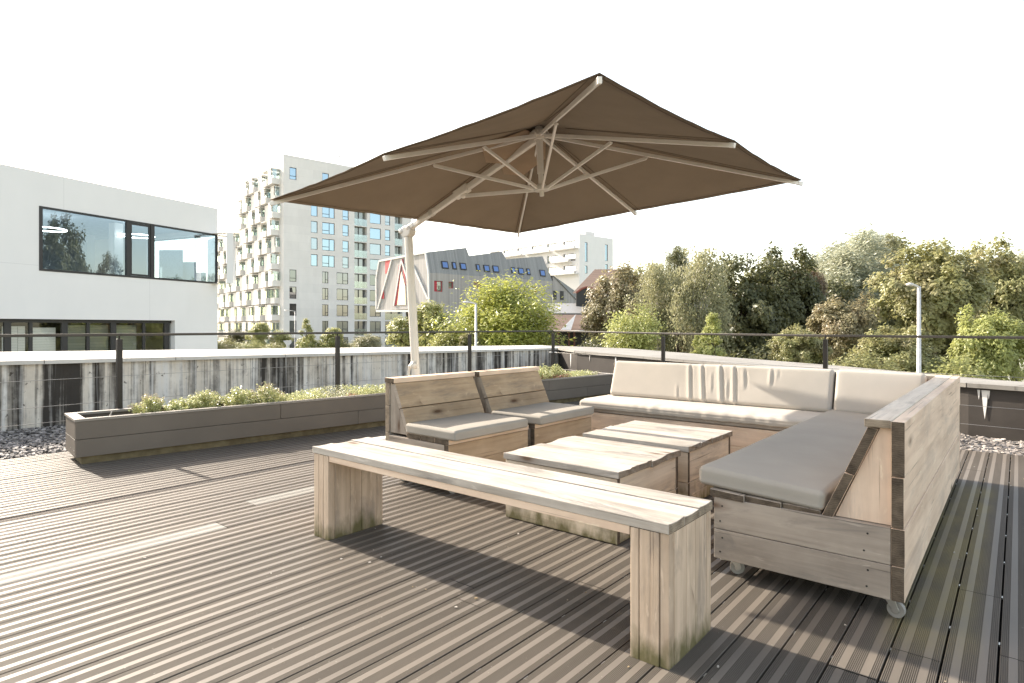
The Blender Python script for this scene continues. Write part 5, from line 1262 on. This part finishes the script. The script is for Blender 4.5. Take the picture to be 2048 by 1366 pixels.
tree('bush1', 'street', 1900, 712, 24, 160, 'leafy bush showing over the parapet beside the sofa corner', name='bush', cat='bush')
tree('bush1', 'dark', 1190, 672, 36, 120, 'dark bush under the brownish maple', name='bush', cat='bush', hs=1.3)
# in front of the timber building and the apartment block
tree('round1', 'robinia', 998, 552, 44, 275, 'round feathery yellow green tree in front of the timber building', hs=1.05, rot=.8)
tree('street1', 'street', 858, 585, 46, 95, 'leafy street tree right beside the parasol pole', hs=1.15)
tree('street1', 'street', 805, 620, 50, 90, 'lower leafy street tree behind the parasol pole', hs=1.0)
tree('street2', 'street', 905, 650, 42, 90, 'small leafy tree at the foot of the feathery tree')
tree('street2', 'birch', 735, 664, 62, 60, 'grey green street tree behind the second railing post', hs=.9)
tree('cone1', 'street', 613, 640, 66, 46, 'pointed light green street tree before the apartment block', hs=1.05)
tree('street1', 'street', 665, 645, 66, 62, 'spreading street tree right of the pointed one')
tree('street1', 'street', 520, 636, 72, 56, 'tall thin street tree before the box balconies')
tree('street2', 'dark', 473, 652, 74, 54, 'dark green street tree nearest the white office block', hs=1.1)
tree('street2', 'street', 560, 656, 72, 46, 'small street tree left of the thin distant lamp')
tree('street1', 'olive', 940, 655, 40, 60, 'reddish green sapling in front of the pale street lamp', hs=.9)
for i, (x, y) in enumerate(((445, 676), (497, 680), (545, 684), (640, 682), (700, 680))):
    tree('bush1', 'street' if i % 2 else 'olive', x, y, 66, 62, 'clipped street bush along the far pavement', name='bush', cat='bush', group='bushes along the far pavement')
# two tall trees outside the right edge of the photo, seen mirrored in the office window
def mirrored(pxx, pyt, wpx, t, key, leafk, label, hs):
    a = YAW - math.atan((1583 - CX) / FPX); N = V((math.cos(a), math.sin(a), 0)); O = D(435, HY, 28.0); W = onplane(pxx, HY, O, N); d = W - CP; d.z = 0; L0 = d.length; d.normalize(); r = d - N * 2 * d.dot(N)
    p = W + r * t; k = math.hypot(1, (pxx - CX) / FPX); zt = CAMH + (HY - pyt) / FPX / k * (L0 + t); (seed, style, w, h, *rest), kw = ARCH[key]; s = wpx / FPX / k * (L0 + t) / w
    th = thing('tree', label, 'tree', (p.x, p.y, GZ), 'trees mirrored in the office window'); zz = (zt - GZ - 2.0) / h
    for nm, mm, mt in (('trunk', MESH[key][1], M['bark']), ('crown', MESH[key][0], leafset[leafk])):
        o = bpy.data.objects.new(nm, mm); COL.objects.link(o); o.parent = th; o.location = (0, 0, 2.0); o.scale = (s, s, zz); o.material_slots[0].link = 'OBJECT'; o.material_slots[0].material = mt
mirrored(122, 405, 120, 62, 'maple2', 'dark', 'tall dark tree mirrored in the left pane of the office window', 1)
mirrored(218, 484, 74, 60, 'maple1', 'dark', 'shorter rounded tree mirrored beside the mullion of the office window', 1)

# ------------------------------------------------------------------ light, sky, camera
SUN_EL = math.radians(30.4); TRV = V((1, .02, 0)).normalized()
sun = bpy.data.lights.new('sun', 'SUN'); sun.energy = 3.0; sun.angle = math.radians(.53); sun.color = (1, .91, .79)
so = bpy.data.objects.new('sun', sun); COL.objects.link(so); so.location = (-30, 0, 30)
so.rotation_euler = V((TRV.x * math.cos(SUN_EL), TRV.y * math.cos(SUN_EL), -math.sin(SUN_EL))).to_track_quat('-Z', 'Y').to_euler()
w = bpy.data.worlds.new('World'); SC.world = w; w.use_nodes = True; nt = w.node_tree; bg = nt.nodes['Background']
sk = nt.nodes.new('ShaderNodeTexSky'); sk.sky_type = 'NISHITA'; sk.sun_disc = False; sk.sun_elevation = SUN_EL
sk.sun_rotation = math.atan2(-TRV.x, -TRV.y); sk.altitude = 0; sk.air_density = 1.0; sk.dust_density = 1.6; sk.ozone_density = 1.0
hs = nt.nodes.new('ShaderNodeHueSaturation'); hs.inputs['Saturation'].default_value = .80   # thin bright haze: a paler, almost white sky
nt.links.new(sk.outputs[0], hs.inputs['Color']); wm = nt.nodes.new('ShaderNodeMix'); wm.data_type = 'RGBA'; wm.blend_type = 'MULTIPLY'; wm.inputs[0].default_value = 1; wm.inputs[7].default_value = (1, .88, .735, 1); nt.links.new(hs.outputs[0], wm.inputs[6]); nt.links.new(wm.outputs[2], bg.inputs[0]); bg.inputs[1].default_value = .15
cam = bpy.data.cameras.new('Camera'); co = bpy.data.objects.new('Camera', cam); COL.objects.link(co); co.location = CP; co.rotation_euler = (math.pi / 2, 0, YAW)
cam.sensor_width = 36; cam.lens = 36 * FPX / 2048; cam.shift_x = 0; cam.shift_y = -(683 - HY) / 2048; cam.clip_start = .05; cam.clip_end = 4000
SC.camera = co
SC.view_settings.view_transform = 'Standard'; SC.view_settings.look = 'None'; SC.view_settings.exposure = 1.97; SC.view_settings.gamma = 1
SC.cycles.use_denoising = True; SC.cycles.max_bounces = 8; SC.cycles.transparent_max_bounces = 16
